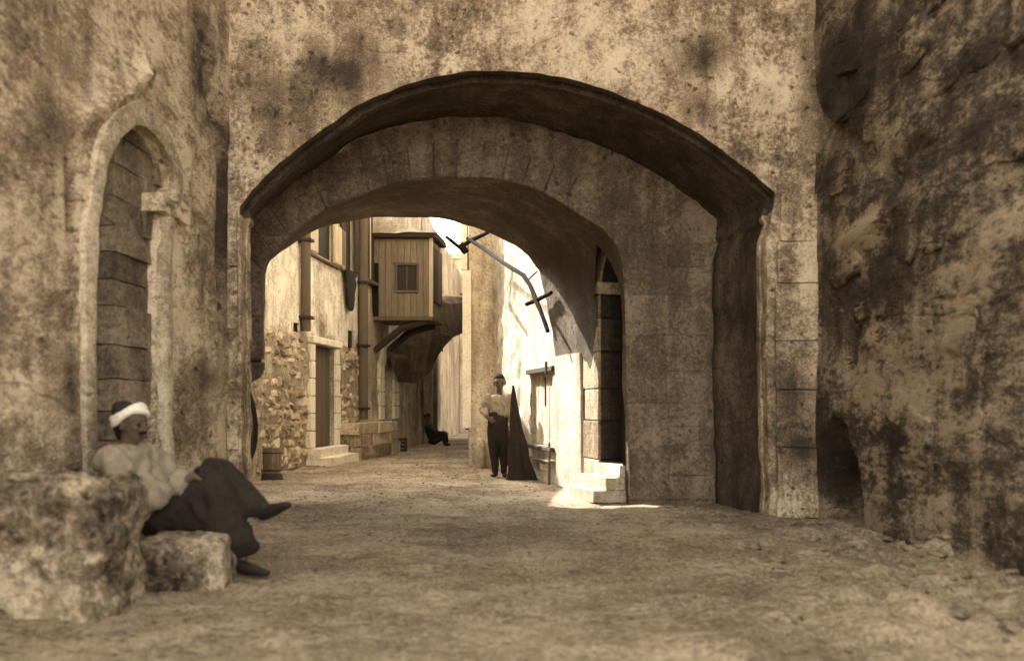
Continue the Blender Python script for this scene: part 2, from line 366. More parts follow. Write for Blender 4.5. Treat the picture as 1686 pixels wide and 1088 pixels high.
# ------------------------------------------------------------------ ground
def lin(a, b, s):
    n = round((b - a) / s); return [a + (b - a) * i / n for i in range(n)]
gx = [-400, -150, -60, -25, -12] + lin(-7, -4.2, .2) + lin(-4.2, 4.2, .045) + lin(4.2, 7, .2) + [7, 12, 25, 60, 150, 400]
gy = [-400, -150, -60, -25, -10, -4, 0] + lin(2, 12, .05) + lin(12, 20, .07) + lin(20, 44, .16) + [44, 60, 90, 150, 400, 900]
def gz(x, y):
    p = Vector((x, y, 0)); 
    if abs(x) > 8 or y < 1 or y > 46: return 0.0
    rocky = max(0.0, min(1.0, (x - .9 - (y - 6) * .25) / 1.3)) * max(0.0, min(1.0, (9.6 - y) / 1.5))
    h = .022 * nz(p, 1.7, 4) + .016 * nz(Vector((x * .8, y * 1.7, 2)), 5.0, 4) - .02 * max(0, .3 - abs(nz(Vector((x * 1.3 + y * .3, y * .18, 7)), 1.2, 3)))
    h += .006 * noise.noise(p * 21)
    if rocky > 0: h += rocky * (.17 * abs(nz(Vector((x, y * 1.2, 4)), 1.7, 4)) - .03)
    return h
bm = bmesh.new(); add_grid(bm, [[Vector((x, y, gz(x, y))) for x in gx] for y in gy])
g = obj('street_ground', bm, M_ground); g['kind'] = 'structure'

# ------------------------------------------------------------------ gatehouse: front arch, inner arch, vaulted passage
SA, SB, SC = 178.0, 156.0, 129.0
YA, YB, YC = F / SA, F / SB, F / SC
gate = thing('gatehouse', 'weathered stone gatehouse with wide segmental arch over the street', 'gatehouse', (0, YA, 0))
frA = Frame((0, YA), (1, YA)); frB = Frame((0, YB), (1, YB)); frC = Frame((0, YC), (1, YC))
pxA = [(400, 860), (398, 600), (396, 420), (394, 342), (430, 293), (500, 236), (560, 192), (620, 158), (700, 131), (760, 119), (830, 116), (900, 121),
       (960, 134), (1040, 165), (1100, 191), (1160, 226), (1220, 270), (1258, 303), (1277, 318), (1270, 350), (1262, 390), (1262, 600), (1266, 862)]
cA = [frA.uz(*p) for p in pxA[:3]] + smooth_curve([frA.uz(*p) for p in pxA[3:19]], 3) + [frA.uz(*p) for p in pxA[19:]]
XL, XR = -2.63, 2.86
def dispA(u, z, p):
    d = .035 * nz(p, .9, 4) + .012 * nz(p, 6, 3)
    if u > 1.9: d += .05 * nz(p, 2.2, 3) * min(1, (u - 1.9) / .4)
    return d
skew = -.24
bm, rows = arch_wall(frA, cA, XL - .25, XR + .1, 10.8, 70, dispA, [(.04, .002), (.12, .004), (.123, -.03), (.20, -.03), (.203, .045), (.30, .05)], n=300)
bm.free(); edge_in = rows[-1]
bm = bmesh.new(); add_grid(bm, rows[:71]); obj('front_wall', bm, M_front, gate)
ia = [i for i, p in enumerate(edge_in) if p.z > 2.78]; ia = (ia[0], ia[-1])
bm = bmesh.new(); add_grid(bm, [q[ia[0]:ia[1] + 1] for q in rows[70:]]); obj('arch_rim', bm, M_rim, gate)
for a, b in ((0, ia[0] + 1), (ia[1], 400)):
    bm = bmesh.new(); add_grid(bm, [q[a:b] for q in rows[70:]]); obj('jamb_reveal', bm, M_front, gate)
# soffit and side walls of the first bay, leaning with the skewed passage
rows = []
for k in range(0, 27):
    y = k / 26 * (YB - YA - .30)
    rows.append([p + Vector(((-.36 + .16 * (p.x + 2.5) / 5) * y, y, 0)) + (Vector((0, 0, .02)) * nz(p + Vector((0, y, 0)), 2.2, 4)) * (0 if k == 0 else 1) for p in edge_in])
    if k:
        for i, p in enumerate(rows[-1]):
            p.x += .03 * nz(p, 2.0, 4)
            if p.x > 1.2 and p.z < 2.9: p.x += .10 * math.sin(min(1, y / .9) * math.pi) * (.5 + nz(p, 1.1, 3))
bm = bmesh.new(); add_grid(bm, rows); obj('outer_vault', bm, M_dvault, gate)
outB = rows[-1]
# inner arch wall (faces the camera), hung from the outer vault
pxB = [(432, 590), (431, 520), (430, 450), (438, 430), (472, 393), (506, 364), (533, 347), (574, 328), (625, 310), (676, 296), (740, 291), (814, 294), (875, 308), (923, 333),
       (950, 351), (991, 376), (1012, 398), (1024, 430), (1029, 500), (1033, 700), (1036, 845)]
cB = resample([frB.uz(*p) for p in pxB], 300)
zlo = cB[0][1]
# outer row: the same points of the outer vault, starting at the corbel height on the left
ob = [(p.x, p.z) for p in outB]
i0 = min(range(60), key=lambda i: abs(ob[i][1] - zlo)); ob = resample(ob[i0:], 300)
def dispB(p): return .018 * nz(p, 1.3, 4) + .006 * nz(p, 7, 3)
rows = []
for k in range(31):
    t = k / 30; row = []
    for (ou, oz), (u, z) in zip(ob, cB):
        uu, zz = ou + (u - ou) * t, oz + (z - oz) * t; p = frB.at(uu, zz)
        if zz < 1.0 and uu > 1: p.y -= .07 * (1 - zz) * (.6 + nz(p, 2, 3)) * math.sin(math.pi * t)
        p.y -= dispB(p); row.append(p)
    rows.append(row)
bm = bmesh.new(); vr = add_grid(bm, rows); obj('inner_arch_wall', bm, M_pier, gate)
edgeB = rows[-1]
# the barrel behind it, to the far opening
pxC = [(435, 590), (435, 520), (436, 450), (440, 432), (462, 413), (506, 386), (547, 369), (608, 359), (676, 357), (710, 359), (778, 373), (800, 380), (848, 404), (870, 421),
       (887, 445), (897, 490), (904, 525), (914, 585), (919, 650), (921, 810)]
def zmatch(cv, n):
    return resample(cv, n)
cC = zmatch([frC.uz(*p) for p in pxC], 300)
def door_inside(p):      # pointed side doorway in the right wall of the barrel
    if p.x < .2 or not (11.0 < p.y < 11.66): return False
    c = (11.0 + 11.66) / 2; t = abs(p.y - c) / .33
    return .05 < p.z < 2.30 + .50 * (1 - t ** 1.35)
rows = []; K = 92
for k in range(K + 1):
    t = k / K; row = []
    for b_, c_ in zip(edgeB, cC):
        q = frC.at(*c_); p = b_ * (1 - t) + q * t
        if 0 < k: p += Vector((.02 * nz(p, 1.8, 4), 0, .02 * nz(p + Vector((7, 1, 3)), 1.8, 4)))
        row.append(p)
    rows.append(row)
def skip(i, j): return door_inside((rows[i][j] + rows[i + 1][j + 1]) / 2)
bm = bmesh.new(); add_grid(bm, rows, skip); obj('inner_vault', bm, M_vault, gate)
edgeC = rows[-1]
# far face towards the street
rows = []
for k in range(16):
    t = k / 15
    rows.append([p * (1 - t) + Vector(((p.x + 1.2) * 1.9 - 1.2 if p.x > 0 or p.x < -2.9 else p.x * 1.5, YC, max(p.z, 0 if p.x > 0 else 1.5) if p.z < 2 else 10.7)) * t + Vector((0, .012 * nz(p, 3, 3), 0)) for p in edgeC])
bm = bmesh.new(); add_grid(bm, rows); obj('rear_wall', bm, M_house, gate)
# rooms and roof over the passage (closes the block above the vaults)
bm = bmesh.new()
box_pts(bm, [(-2.9, YA + .2, 4.6), (2.9, YA + .2, 4.6), (2.9, YC - .1, 4.6), (-2.9, YC - .1, 4.6), (-2.9, YA + .2, 10.7), (2.9, YA + .2, 10.7), (2.9, YC - .1, 10.7), (-2.9, YC - .1, 10.7)])
obj('upper_storey', bm, M_house, gate, smooth=False)
bm = bmesh.new()
box_pts(bm, [(2.6, YA + .25, 0), (4.5, YA + .25, 0), (4.5, YC - .1, 0), (2.6, YC - .1, 0), (2.6, YA + .25, 4.59), (4.5, YA + .25, 4.59), (4.5, YC - .1, 4.59), (2.6, YC - .1, 4.59)])
obj('side_block', bm, M_house, gate, smooth=False)
# left end of the barrel rests on a corbel; wall mass above it
xcb = frB.at(*cB[0]).x
bm = bmesh.new()
box_pts(bm, [(xcb - .62, YB + .02, zlo - .02), (xcb - .02, YB + .02, zlo - .02), (-3.18, YC - .03, zlo - .02), (-3.8, YC - .03, zlo - .02),
             (xcb - .62, YB + .02, 4.5), (xcb - .03, YB + .02, 4.5), (-3.2, YC - .03, 4.5), (-3.8, YC - .03, 4.5)])
obj('haunch', bm, M_vault, gate, smooth=False)
bm = bmesh.new()
prof = [(-.30, zlo - .04), (.02, zlo - .04), (.02, zlo - .10), (-.03, zlo - .19), (-.14, zlo - .25), (-.30, zlo - .27)]
va = [bm.verts.new((xcb + a, YB + .01, z)) for a, z in prof]; vb = [bm.verts.new((xcb + a - .1, YB + .45, z)) for a, z in prof]
n_ = len(prof); bm.faces.new(va); bm.faces.new(vb[::-1])
for i in range(n_): bm.faces.new((va[i], va[(i + 1) % n_], vb[(i + 1) % n_], vb[i]))
obj('corbel', bm, M_pier, gate, smooth=False)
# voussoirs of the inner arch
seg_pts = [c for c in cB if c[1] > 2.45]
tot = 19
for k in range(tot):
    a = seg_pts[int(k / tot * (len(seg_pts) - 1))]; b = seg_pts[int((k + 1) / tot * (len(seg_pts) - 1))]
    m_ = seg_pts[int((k + .5) / tot * (len(seg_pts) - 1))]
    cen = Vector((-.75, .6)); dp = random.uniform(.30, .40); o_ = random.uniform(.000, .012)
    def off(c, r): 
        v = Vector(c); return v + (v - cen).normalized() * r
    g_ = .004
    ring = [off(a, -.002), off(m_, -.002), off(b, -.002), off(b, dp), off(m_, dp), off(a, dp)]
    cm = sum((Vector(r) for r in ring), Vector((0, 0))) / 6
    ring = [r + (cm - r).normalized() * g_ for r in ring]
    bm = bmesh.new()
    f0 = [bm.verts.new(frB.at(r.x, r.y, o_ + .018)) for r in ring]; f1 = [bm.verts.new(frB.at(r.x, r.y, -.05)) for r in ring]
    bm.faces.new(f0)
    for i in range(6): bm.faces.new((f0[i], f0[(i + 1) % 6], f1[(i + 1) % 6], f1[i]))
    bmesh.ops.bevel(bm, geom=list(bm.edges), offset=.009, segments=1, affect='EDGES', clamp_overlap=True)
    obj('voussoir', bm, M_pier, gate, smooth=False)
# dressed blocks of the right pier of the inner arch
z = .05
while z < 2.6:
    h_ = random.uniform(.42, .72)
    joint = (1100 - CX) / SB + random.uniform(-.03, .03); xe = (1036 - (z > 1) * 2 - CX) / SB; z1_ = min(z + h_, 2.75)
    zm = z + (z1_ - z) * random.uniform(.35, .65)
    for (a, b, c, d) in ((xe - .004, joint - .005, z, z1_), (joint + .005, (1166 - CX) / SB, z, zm - .003), (joint + .005, (1160 - CX) / SB, zm + .003, z1_)):
        bm = bmesh.new(); fbox(bm, frB, a, b, c, d - .005, -.06, .010 + random.uniform(0, .006))
        bmesh.ops.subdivide_edges(bm, edges=bm.edges, cuts=4, use_grid_fill=True); jitter(bm, .006, 5)
        for v in bm.verts:
            v.co.y -= dispB(v.co) + .055 * max(0, 1 - v.co.z) * (.7 + .3 * noise.noise(v.co * 2))
        obj('pier_block', bm, M_pier, gate)
    z += h_
# pointed side doorway: surround, recess and steps
def wallx(y, z=1.0): return 1.205 + (0.60 - 1.205) * (y - YB) / (YC - YB) - (.06 * max(0, z - 1.7) * (y - YB) / (YC - YB) * 2.6)
frD = Frame((wallx(YC), YC), (wallx(YB), YB))       # faces the passage
def du(y): return (Vector((wallx(y), y, 0)) - frD.O).dot(frD.U)
ya, yb = 11.0, 11.66
zs_ = [.05, .42, .86, 1.22, 1.64, 2.02, 2.28]
for z0, z1 in zip(zs_, zs_[1:]):
    lean = .0 
    fpart('jamb_stone', frD, du(yb + .50 + random.uniform(-.05, .05)), du(yb), z0 + .004, z1 - .004, -.25, .03, M_block, gate, bev=.01)
fpart('impost', frD, du(yb + .54), du(yb) + .05, 2.285, 2.42, -.25, .055, M_block, gate, bev=.012)
yc_ = (ya + yb) / 2
pts_in = [(yb - .0, 2.42), (yb - .05, 2.56), (yb - .17, 2.70), (yc_, 2.79), (ya + .12, 2.70), (ya + .02, 2.45)]
pts_out = [(yb + .45, 2.42), (yb + .36, 2.70), (yb + .13, 2.96), (yc_, 3.06), (ya + .02, 2.96), (ya - .06, 2.5)]
for i in range(5):
    bm = bmesh.new()
    q = [pts_in[i], pts_in[i + 1], pts_out[i + 1], pts_out[i]]
    f0 = [bm.verts.new(frD.at(du(y), z, .03 - (z - 2.3) * .10)) for y, z in q]; f1 = [bm.verts.new(frD.at(du(y), z, -.3)) for y, z in q]
    bm.faces.new(f0)
    for k in range(4): bm.faces.new((f0[k], f0[(k + 1) % 4], f1[(k + 1) % 4], f1[k]))
    bevel(bm, .008); obj('arch_stone', bm, M_block, gate, smooth=False)
bm = bmesh.new()
ringd = [(yb, .0), (yb, 2.32), (yb - .08, 2.56), (yb - .19, 2.70), (yc_, 2.80), (ya + .12, 2.70), (ya, 2.4), (ya, 0)]
add_grid(bm, [[frD.at(du(y), z, -d) for y, z in ringd] for d in (.0, .5, 1.1)])
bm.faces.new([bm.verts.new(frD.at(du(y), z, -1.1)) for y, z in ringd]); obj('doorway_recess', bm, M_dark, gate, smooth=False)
bm = bmesh.new(); fbox(bm, frD, du(13.16), du(12.22), .02, 1.66, -.15, .045); bmesh.ops.subdivide_edges(bm, edges=bm.edges, cuts=6, use_grid_fill=True); jitter(bm, .012, 5)
for v in bm.verts:
    q = v.co; q.x -= .06 * max(0, q.z - 1.2) * (q.y - YB) / (YC - YB)
obj('pilaster', bm, M_lit, gate)  # sun patch on the passage wall, built as a raised pale block
for k in range(3):
    fpart('step', frD, du(yb + .34 - k * .12), du(ya - .02), k * .13 + .0, k * .13 + .128, -1.0, .34 - k * .15, M_lit, gate, rough=.02)
# a few large dressed blocks either side of the outer arch
for (x0, x1, y0, y1) in ((1277, 1388, 322, 398), (1272, 1372, 400, 466), (1270, 1386, 468, 560), (1270, 1368, 562, 640), (1271, 1380, 642, 735), (1272, 1362, 737, 850)):
    a = frA.uz(x0, y0); b = frA.uz(x1, y1)
    bm = bmesh.new(); fbox(bm, frA, a[0] + .03, b[0], b[1], a[1], -.05, .045 + random.uniform(0, .02))
    bmesh.ops.subdivide_edges(bm, edges=bm.edges, cuts=5, use_grid_fill=True); [setattr(v.co, 'y', v.co.y - dispA(1.6, v.co.z, v.co)) for v in bm.verts]; jitter(bm, .010, 4); jitter(bm, .006, 14); obj('jamb_block', bm, M_front, gate)
for (x0, x1, y0, y1) in ((378, 394, 345, 440), (376, 395, 442, 540), (379, 396, 542, 640), (376, 397, 642, 740), (378, 398, 742, 848)):
    a = frA.uz(x0, y0); b = frA.uz(x1, y1)
    bm = bmesh.new(); fbox(bm, frA, a[0], b[0] - .015, b[1], a[1] - .008, -.05, .035 + random.uniform(0, .02))
    bmesh.ops.subdivide_edges(bm, edges=bm.edges, cuts=4, use_grid_fill=True); jitter(bm, .012, 5); obj('jamb_block', bm, M_front, gate)

# ------------------------------------------------------------------ left wall with tall pointed niche
frL = Frame((-2.74, 2.4), (-2.62, YA + .05))
lw = thing('side_wall', 'pale streaked plaster wall with tall pointed niche behind seated man', 'wall', (-2.7, 6.5, 0))
pxN = [(152, 960), (152, 620), (153, 400), (158, 320), (172, 262), (196, 222), (226, 200), (248, 220), (272, 258), (286, 303), (276, 318), (266, 345), (265, 640), (265, 900)]
cN = smooth_curve([frL.uz(*p) for p in pxN], 2)
def dispL(u, z, p):
    d = .03 * nz(p, .8, 4) + .010 * nz(Vector((p.x, p.y * .5, p.z)), 5, 3)
    # a raking plaster ridge over the niche, a groove down the corner
    for (a, b, wd, am) in (((138, 200), (243, 118), .07, .055), ((362, 190), (366, 500), .10, -.10), ((118, 240), (122, 380), .09, -.05), ((338, 70), (352, 190), .10, -.06), ((230, 120), (236, 66), .06, .04)):
        A, B = Vector(frL.uz(*a)), Vector(frL.uz(*b)); q = Vector((u, z)); ab = B - A
        t = max(0, min(1, (q - A).dot(ab) / ab.length_squared)); ds = (q - (A + ab * t)).length + .05 * noise.noise(p * 4)
        d += am * math.exp(-(ds / wd) ** 2)
    return d
bm, rows = arch_wall(frL, cN, 0, frL.len, 11.2, 80, dispL, [(.03, .006), (.055, .008), (.06, .02), (.11, .022)], n=260, zc=2.4, edge=.012)
obj('plaster_face', bm, M_left, lw)
ua, ub = min(u for u, z in cN) - .1, max(u for u, z in cN) + .1
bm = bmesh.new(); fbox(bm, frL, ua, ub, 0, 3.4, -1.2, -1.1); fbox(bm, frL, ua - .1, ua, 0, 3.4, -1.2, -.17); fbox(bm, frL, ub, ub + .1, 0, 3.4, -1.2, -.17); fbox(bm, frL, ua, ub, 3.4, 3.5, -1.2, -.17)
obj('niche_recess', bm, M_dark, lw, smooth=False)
us_ = frL.uz(208, 500)[0]; z = .02
while z < 3.15:       # courses of the wall that half fills the niche
    h_ = random.uniform(.17, .30); u = us_ + max(0, z - 2.3) * .1
    while u < ub - .02:
        w_ = random.uniform(.40, .8); w_ = min(w_, ub - u)
        fpart('stone', frL, u + .003, u + w_ - .005, z, z + h_ - .008, -.5, -.085 + random.uniform(-.02, .02), M_infill, lw, rough=.012)
        u += w_
    z += h_
cs = resample(cN, 120); uc_ = (min(c[0] for c in cs) + max(c[0] for c in cs)) / 2; rows = []
for off_, dd in ((-.005, -.03), (-.004, .035), (.03, .045), (.12, .04), (.17, .032), (.175, -.03)):
    row = []
    for i, (u, z) in enumerate(cs):
        a0, b0 = cs[max(i - 2, 0)], cs[min(i + 2, 119)]; t = Vector((b0[0] - a0[0], b0[1] - a0[1])).normalized(); nn = Vector((-t.y, t.x))
        q = Vector((u, z)) + nn * off_ * (1 + .25 * noise.noise(Vector((z * 2, u * 2, 1)))); p = frL.at(q.x, q.y)
        row.append(p + frL.N * (dispL(q.x, q.y, p) * .8 + dd + .012 * nz(p, 5, 2)))
    rows.append(row)
bm = bmesh.new(); add_grid(bm, rows); obj('niche_surround', bm, M_band, lw)
i_ = frL.uz(262, 322); j_ = frL.uz(306, 345)
bm = bmesh.new(); fbox(bm, frL, i_[0] - .08, j_[0] - .1, i_[1] - .13, i_[1] + .0, -.20, .06); bmesh.ops.subdivide_edges(bm, edges=bm.edges, cuts=4, use_grid_fill=True); jitter(bm, .02, 6)
obj('impost', bm, M_left, lw)
bm = bmesh.new(); box_pts(bm, [(-5.5, 2.4, 0), (-3.4, 2.4, 0), (-3.4, YA, 0), (-5.5, YA, 0), (-5.5, 2.4, 11.1), (-2.9, 2.4, 11.1), (-2.9, YA, 11.1), (-5.5, YA, 11.1)])
obj('wall_core', bm, M_left, lw, smooth=False)

# ------------------------------------------------------------------ right wall, damp and hollowed
rw = thing('rough_wall', 'dark damp rough stone wall with low rounded hollow at its foot', 'wall', (3.0, 7, 0))
frR = Frame((2.80, YA + .02), (3.28, 2.2))
HU = [(frR.uz(1385, 790), frR.uz(1330, 700))]
def dispR(u, z, p):
    p = Vector((p.x, p.y * .45, p.z)); d = .055 * nz(p, 1.1, 4) + .022 * nz(p, 3.6, 3)
    k = min(1, u / .4); d *= .25 + .75 * k
    cu, cz = frR.uz(1385, 840); q = ((u - cu) / .40) ** 2 + ((max(z, cz) - cz) / .72) ** 2
    d -= .62 * max(0, min(1, (1.25 - q) * 2.2))
    for (a, b, wd, am) in (((1395, 400), (1492, 340), .10, .14), ((1340, 190), (1470, 290), .16, -.16), ((1400, 470), (1392, 610), .12, -.16), ((1440, 560), (1480, 430), .14, .12), ((1450, 120), (1440, 240), .09, .10), ((1300, 720), (1322, 745), .09, -.12)):
        A, B = Vector(frR.uz(*a)), Vector(frR.uz(*b)); v = Vector((u, z)); ab = B - A
        t = max(0, min(1, (v - A).dot(ab) / ab.length_squared)); ds = (v - (A + ab * t)).length + .08 * noise.noise(p * 3)
        d += .5 * am * math.exp(-(ds / wd) ** 2)
    return d
us = lin(0, 4.2, .035) + lin(4.2, frR.len, .15) + [frR.len]; zs2 = lin(-.1, 5.2, .035) + lin(5.2, 8.8, .2) + [8.8]
bm = bmesh.new(); add_grid(bm, [[frR.at(u, z, dispR(u, z, frR.at(u, z))) for u in us] for z in zs2]); obj('stone_face', bm, M_right, rw)
z = -.05; n_st = 0
while z < 5.3:
    h_ = random.uniform(.22, .42); u = .30 + random.uniform(0, .2)
    while u < 4.3:
        w_ = random.uniform(.35, .75); uc2, zc2 = u + w_ / 2, z + h_ / 2
        hc_ = frR.uz(1385, 840); q = ((uc2 - hc_[0]) / .40) ** 2 + ((max(zc2, hc_[1]) - hc_[1]) / .72) ** 2
        if q > 1.25 and random.random() < .38:
            bm = bmesh.new(); bmesh.ops.create_cube(bm, size=2); bmesh.ops.subdivide_edges(bm, edges=bm.edges, cuts=5, use_grid_fill=True)
            dd = dispR(uc2, zc2, frR.at(uc2, zc2)); th = random.uniform(.02, .055); sd = random.random() * 50; ang = random.uniform(-.25, .25)
            for v in bm.verts:
                n = (abs(v.co.x) ** 5 + abs(v.co.y) ** 5 + abs(v.co.z) ** 5) ** .2; p = v.co / n
                k = 1 + .22 * nz(p + Vector((sd, 0, 0)), .9, 4); x_, z_ = p.x * w_ * .5 * k, p.z * h_ * .5 * k
                v.co = frR.at(uc2 + x_ * math.cos(ang) - z_ * math.sin(ang), zc2 + x_ * math.sin(ang) + z_ * math.cos(ang), dd - .02 + p.y * th * k + .025 * nz(p + Vector((0, sd, 0)), 2.2, 3))
            obj('stone', bm, M_right, rw); n_st += 1
        u += w_ * random.uniform(.95, 1.15)
    z += h_ * .97
bm = bmesh.new(); box_pts(bm, [(3.9, 2.2, 0), (6, 2.2, 0), (6, YA, 0), (3.9, YA, 0), (3.4, 2.2, 8.7), (6, 2.2, 8.7), (6, YA, 8.7), (3.4, YA, 8.7)])
obj('wall_core', bm, M_right, rw, smooth=False)

# ------------------------------------------------------------------ street beyond: left houses
A0, A1 = (-4.05, 12.4), (-2.50, 28.5)
frH = Frame(A0, A1)
def uo(x0, y0, x1, y1):      # opening from two photo corners (as seen on the wall)
    a, b = frH.uz(x0, y0), frH.uz(x1, y1); return (min(a[0], b[0]), max(a[0], b[0]), min(a[1], b[1]), max(a[1], b[1]))
uS = frH.uz(590, 500)[0]
h1 = thing('plastered_house', 'whitewashed house with rubble base and narrow doorway, left of the street', 'house', (-4, 17, 0))
op1 = [uo(505, 340, 548, 436), uo(560, 330, 582, 452), uo(483, 530, 492, 561), uo(514, 566, 549, 733), uo(574, 543, 581, 578)]
def dispH(u, z, p): return .03 * nz(p, 1.0, 4) + (.035 if z < 2.0 else .012) * nz(p, 5, 3)
bm = grid_wall(frH, 0, uS, -.05, 5.45, op1, .075, dispH, reveal=.08)
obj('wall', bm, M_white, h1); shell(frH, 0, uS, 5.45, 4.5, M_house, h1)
def window(parent, o, kind):
    u0, u1, z0, z1 = o; z1 = min(z1, 5.3)
    wn = obj('window', (lambda b: (fbox(b, frH, u0, u1, z0, z0 + .05, -.09, -.02), fbox(b, frH, u0, u0 + .05, z0, z1, -.09, -.02), fbox(b, frH, u1 - .05, u1, z0, z1, -.09, -.02), b)[-1])(bmesh.new()), M_lwood if kind else M_dwood, parent, smooth=False)
    fpart('pane', frH, u0, u1, z0, z1, -.12, -.055, M_glass, wn, bev=0)
    return wn
for i, o in enumerate(op1):
    if i in (0, 1):
        wn = window(h1, o, 1); u0, u1, z0, z1 = o; w_ = u1 - u0; z1 = min(z1, 5.3)
        # shutters folded against the wall, each of boards
        sides = ((u0 - w_ * .02, u0 + w_ * .30, M_lwood), (u1 - w_ * .05, u1 + w_ * .42, M_lwood)) if i == 0 else ((u0 - .1, u0 + .14, M_dwood), (u1 - .1, u1 + .2, M_dwood))
        for (a, b, mt) in sides:
            sh = fpart('shutter', frH, a, b, z0 + .02, z1, .02, .05, mt, h1)
            for q in range(3): fpart('board', frH, a + (b - a) * (q + .06) / 3, a + (b - a) * (q + .94) / 3, z0 + .04, z1 - .03, .05, .066, mt, sh, bev=.004)
        fpart('window_sill', frH, u0 - .12, u1 + (.35 if i == 0 else .05), z0 - .05, z0 - .005, -.05, .07, M_wood, h1)
    elif i in (2, 4):
        window(h1, o, 0)
u0, u1, z0, z1 = op1[3]
dr = fpart('door', frH, u0, u1, z0, z1, -.12, -.085, M_wood, h1)
for q in range(5): fpart('plank', frH, u0 + (u1 - u0) * (q + .04) / 5, u0 + (u1 - u0) * (q + .96) / 5, z0 + .01, z1 - .02, -.085, -.07 + random.uniform(0, .01), M_wood, dr, bev=.005)
zz = z0
for k in range(6):           # door frame of dressed blocks
    hgt = (z1 - z0) / 6
    for (a, b) in ((u0 - .24 + random.uniform(-.05, .04), u0 - .005), (u1 + .005, u1 + .26 + random.uniform(-.04, .05))):
        bm = bmesh.new(); fbox(bm, frH, a, b, zz + .006, zz + hgt - .006, -.12, .065); bevel(bm, .012); obj('frame_stone', bm, M_white2, h1, smooth=False)
    zz += hgt
fpart('lintel', frH, u0 - .25, u1 + .28, z1 + .006, z1 + .13, -.1, .11, M_white2, h1, bev=.015)
for k in range(2): fpart('doorstep', frH, u0 - .26, u1 + .28, k * .15, k * .15 + .148, -.1, .42 - k * .2, M_white2, h1, rough=.022)
# posts running up the facade
for (x, w_, y0, y1) in ((494, .20, 300, 545), (590, .24, 290, 690)):
    u, _ = frH.uz(x, 500); za = frH.uz(x, y1)[1]
    bm = bmesh.new(); tube(bm, [frH.at(u, za, .10), frH.at(u, 5.4, .10)], w_ * .42, 10); obj('downpipe', bm, M_wood, h1)
    for zz in (za + .2, za + 1.5, za + 2.8): fpart('pipe_bracket', frH, u - w_ * .55, u + w_ * .55, zz, zz + .05, -.02, .22, M_iron, h1, bev=.004)
# stones showing through the lost plaster at the foot
cnt = 0; z = .02
while z < 2.1:
    h_ = random.uniform(.12, .19); u = .3
    while u < uS - .1:
        w_ = random.uniform(.14, .30)
        ok = not (u + w_ > u0 - .3 and u < u1 + .3) and random.random() < (.88 if z < 1.2 else .55) and frH.at(u, 0).y > 15.0
        if ok and cnt < 290:
            zj = random.uniform(-.045, .045); hs = random.uniform(.75, 1.25); bm = bmesh.new(); stone_block(bm, frH, u + .008, u + w_ - .008, max(0, z + zj), z + zj + h_ * hs - .014, .030 + random.uniform(0, .018), .42); obj('stone', bm, M_rubble, h1, smooth=False); cnt += 1
        u += w_
    z += h_
# low stone bench wall against the house
bw_ = thing('stone_bench', 'long low bench of large stones against whitewashed house', 'bench', tuple(frH.at(frH.uz(600, 750)[0], 0, .3)))
ua, ub = frH.uz(556, 750)[0], frH.uz(626, 740)[0]
z = 0.0
for row, h_ in enumerate((.26, .24, .22)):
    u = ua + (.1 if row % 2 else 0)
    while u < ub - .1:
        w_ = min(random.uniform(.5, .9), ub - u)
        fpart('stone', frH, u + .006, u + w_ - .006, z, z + h_ - .01, -.02, .46 + random.uniform(-.03, .03) - row * .02, M_rubble, bw_, rough=.02); u += w_
    z += h_
# second house with oriel
h2 = thing('oriel_house', 'plastered house carrying a boarded oriel over the street', 'house', tuple(frH.at(uS + 2, 0)))
op2 = [uo(598, 330, 613, 466), uo(629, 600, 645, 690)]
bm = grid_wall(frH, uS, frH.len, -.05, 7.0, op2, .1, dispH, reveal=.2)
obj('wall', bm, M_house, h2); shell(frH, uS, frH.len, 7.0, 4.5, M_house, h2)
wn = window(h2, op2[0], 1)
for q in range(4):
    a, b = op2[0][0], op2[0][1]; fpart('shutter_board', frH, a + (b - a) * q / 4 + .02, a + (b - a) * (q + 1) / 4 - .02, op2[0][2], 5.9, .0, .03 + .02 * (q % 2), (M_lwood, M_dwood)[q % 2], h2, bev=.004)
fpart('window_sill', frH, op2[0][0] - .1, op2[0][1] + .1, op2[0][2] - .08, op2[0][2] - .005, -.05, .14, M_wood, h2)
o = op2[1]
fpart('door', frH, o[0], o[1], o[2], o[3], -.21, -.17, M_dwood, h2)
for (a, b) in ((o[0] - .45, o[0] - .005), (o[1] + .005, o[1] + .55)):
    for k in range(4): fpart('frame_stone', frH, a, b, o[2] + (o[3] - o[2]) * k / 4 + .005, o[2] + (o[3] - o[2]) * (k + 1) / 4 - .005, -.1, .07, M_white2, h2, bev=.015)
m_ = (o[0] + o[1]) / 2
for s in (-1, 1):
    bm = bmesh.new()
    q = [(m_ + s * (o[1] - o[0]) / 2, o[3]), (m_ + s * ((o[1] - o[0]) / 2 + .45), o[3]), (m_, o[3] + 1.0), (m_, o[3] + .35)]
    f0 = [bm.verts.new(frH.at(a, b, .07)) for a, b in q]; f1 = [bm.verts.new(frH.at(a, b, -.1)) for a, b in q]; bm.faces.new(f0); bm.faces.new(f1[::-1])
    for k in range(4): bm.faces.new((f0[k], f0[(k + 1) % 4], f1[(k + 1) % 4], f1[k]))
    obj('arch_stone', bm, M_white2, h2, smooth=False)
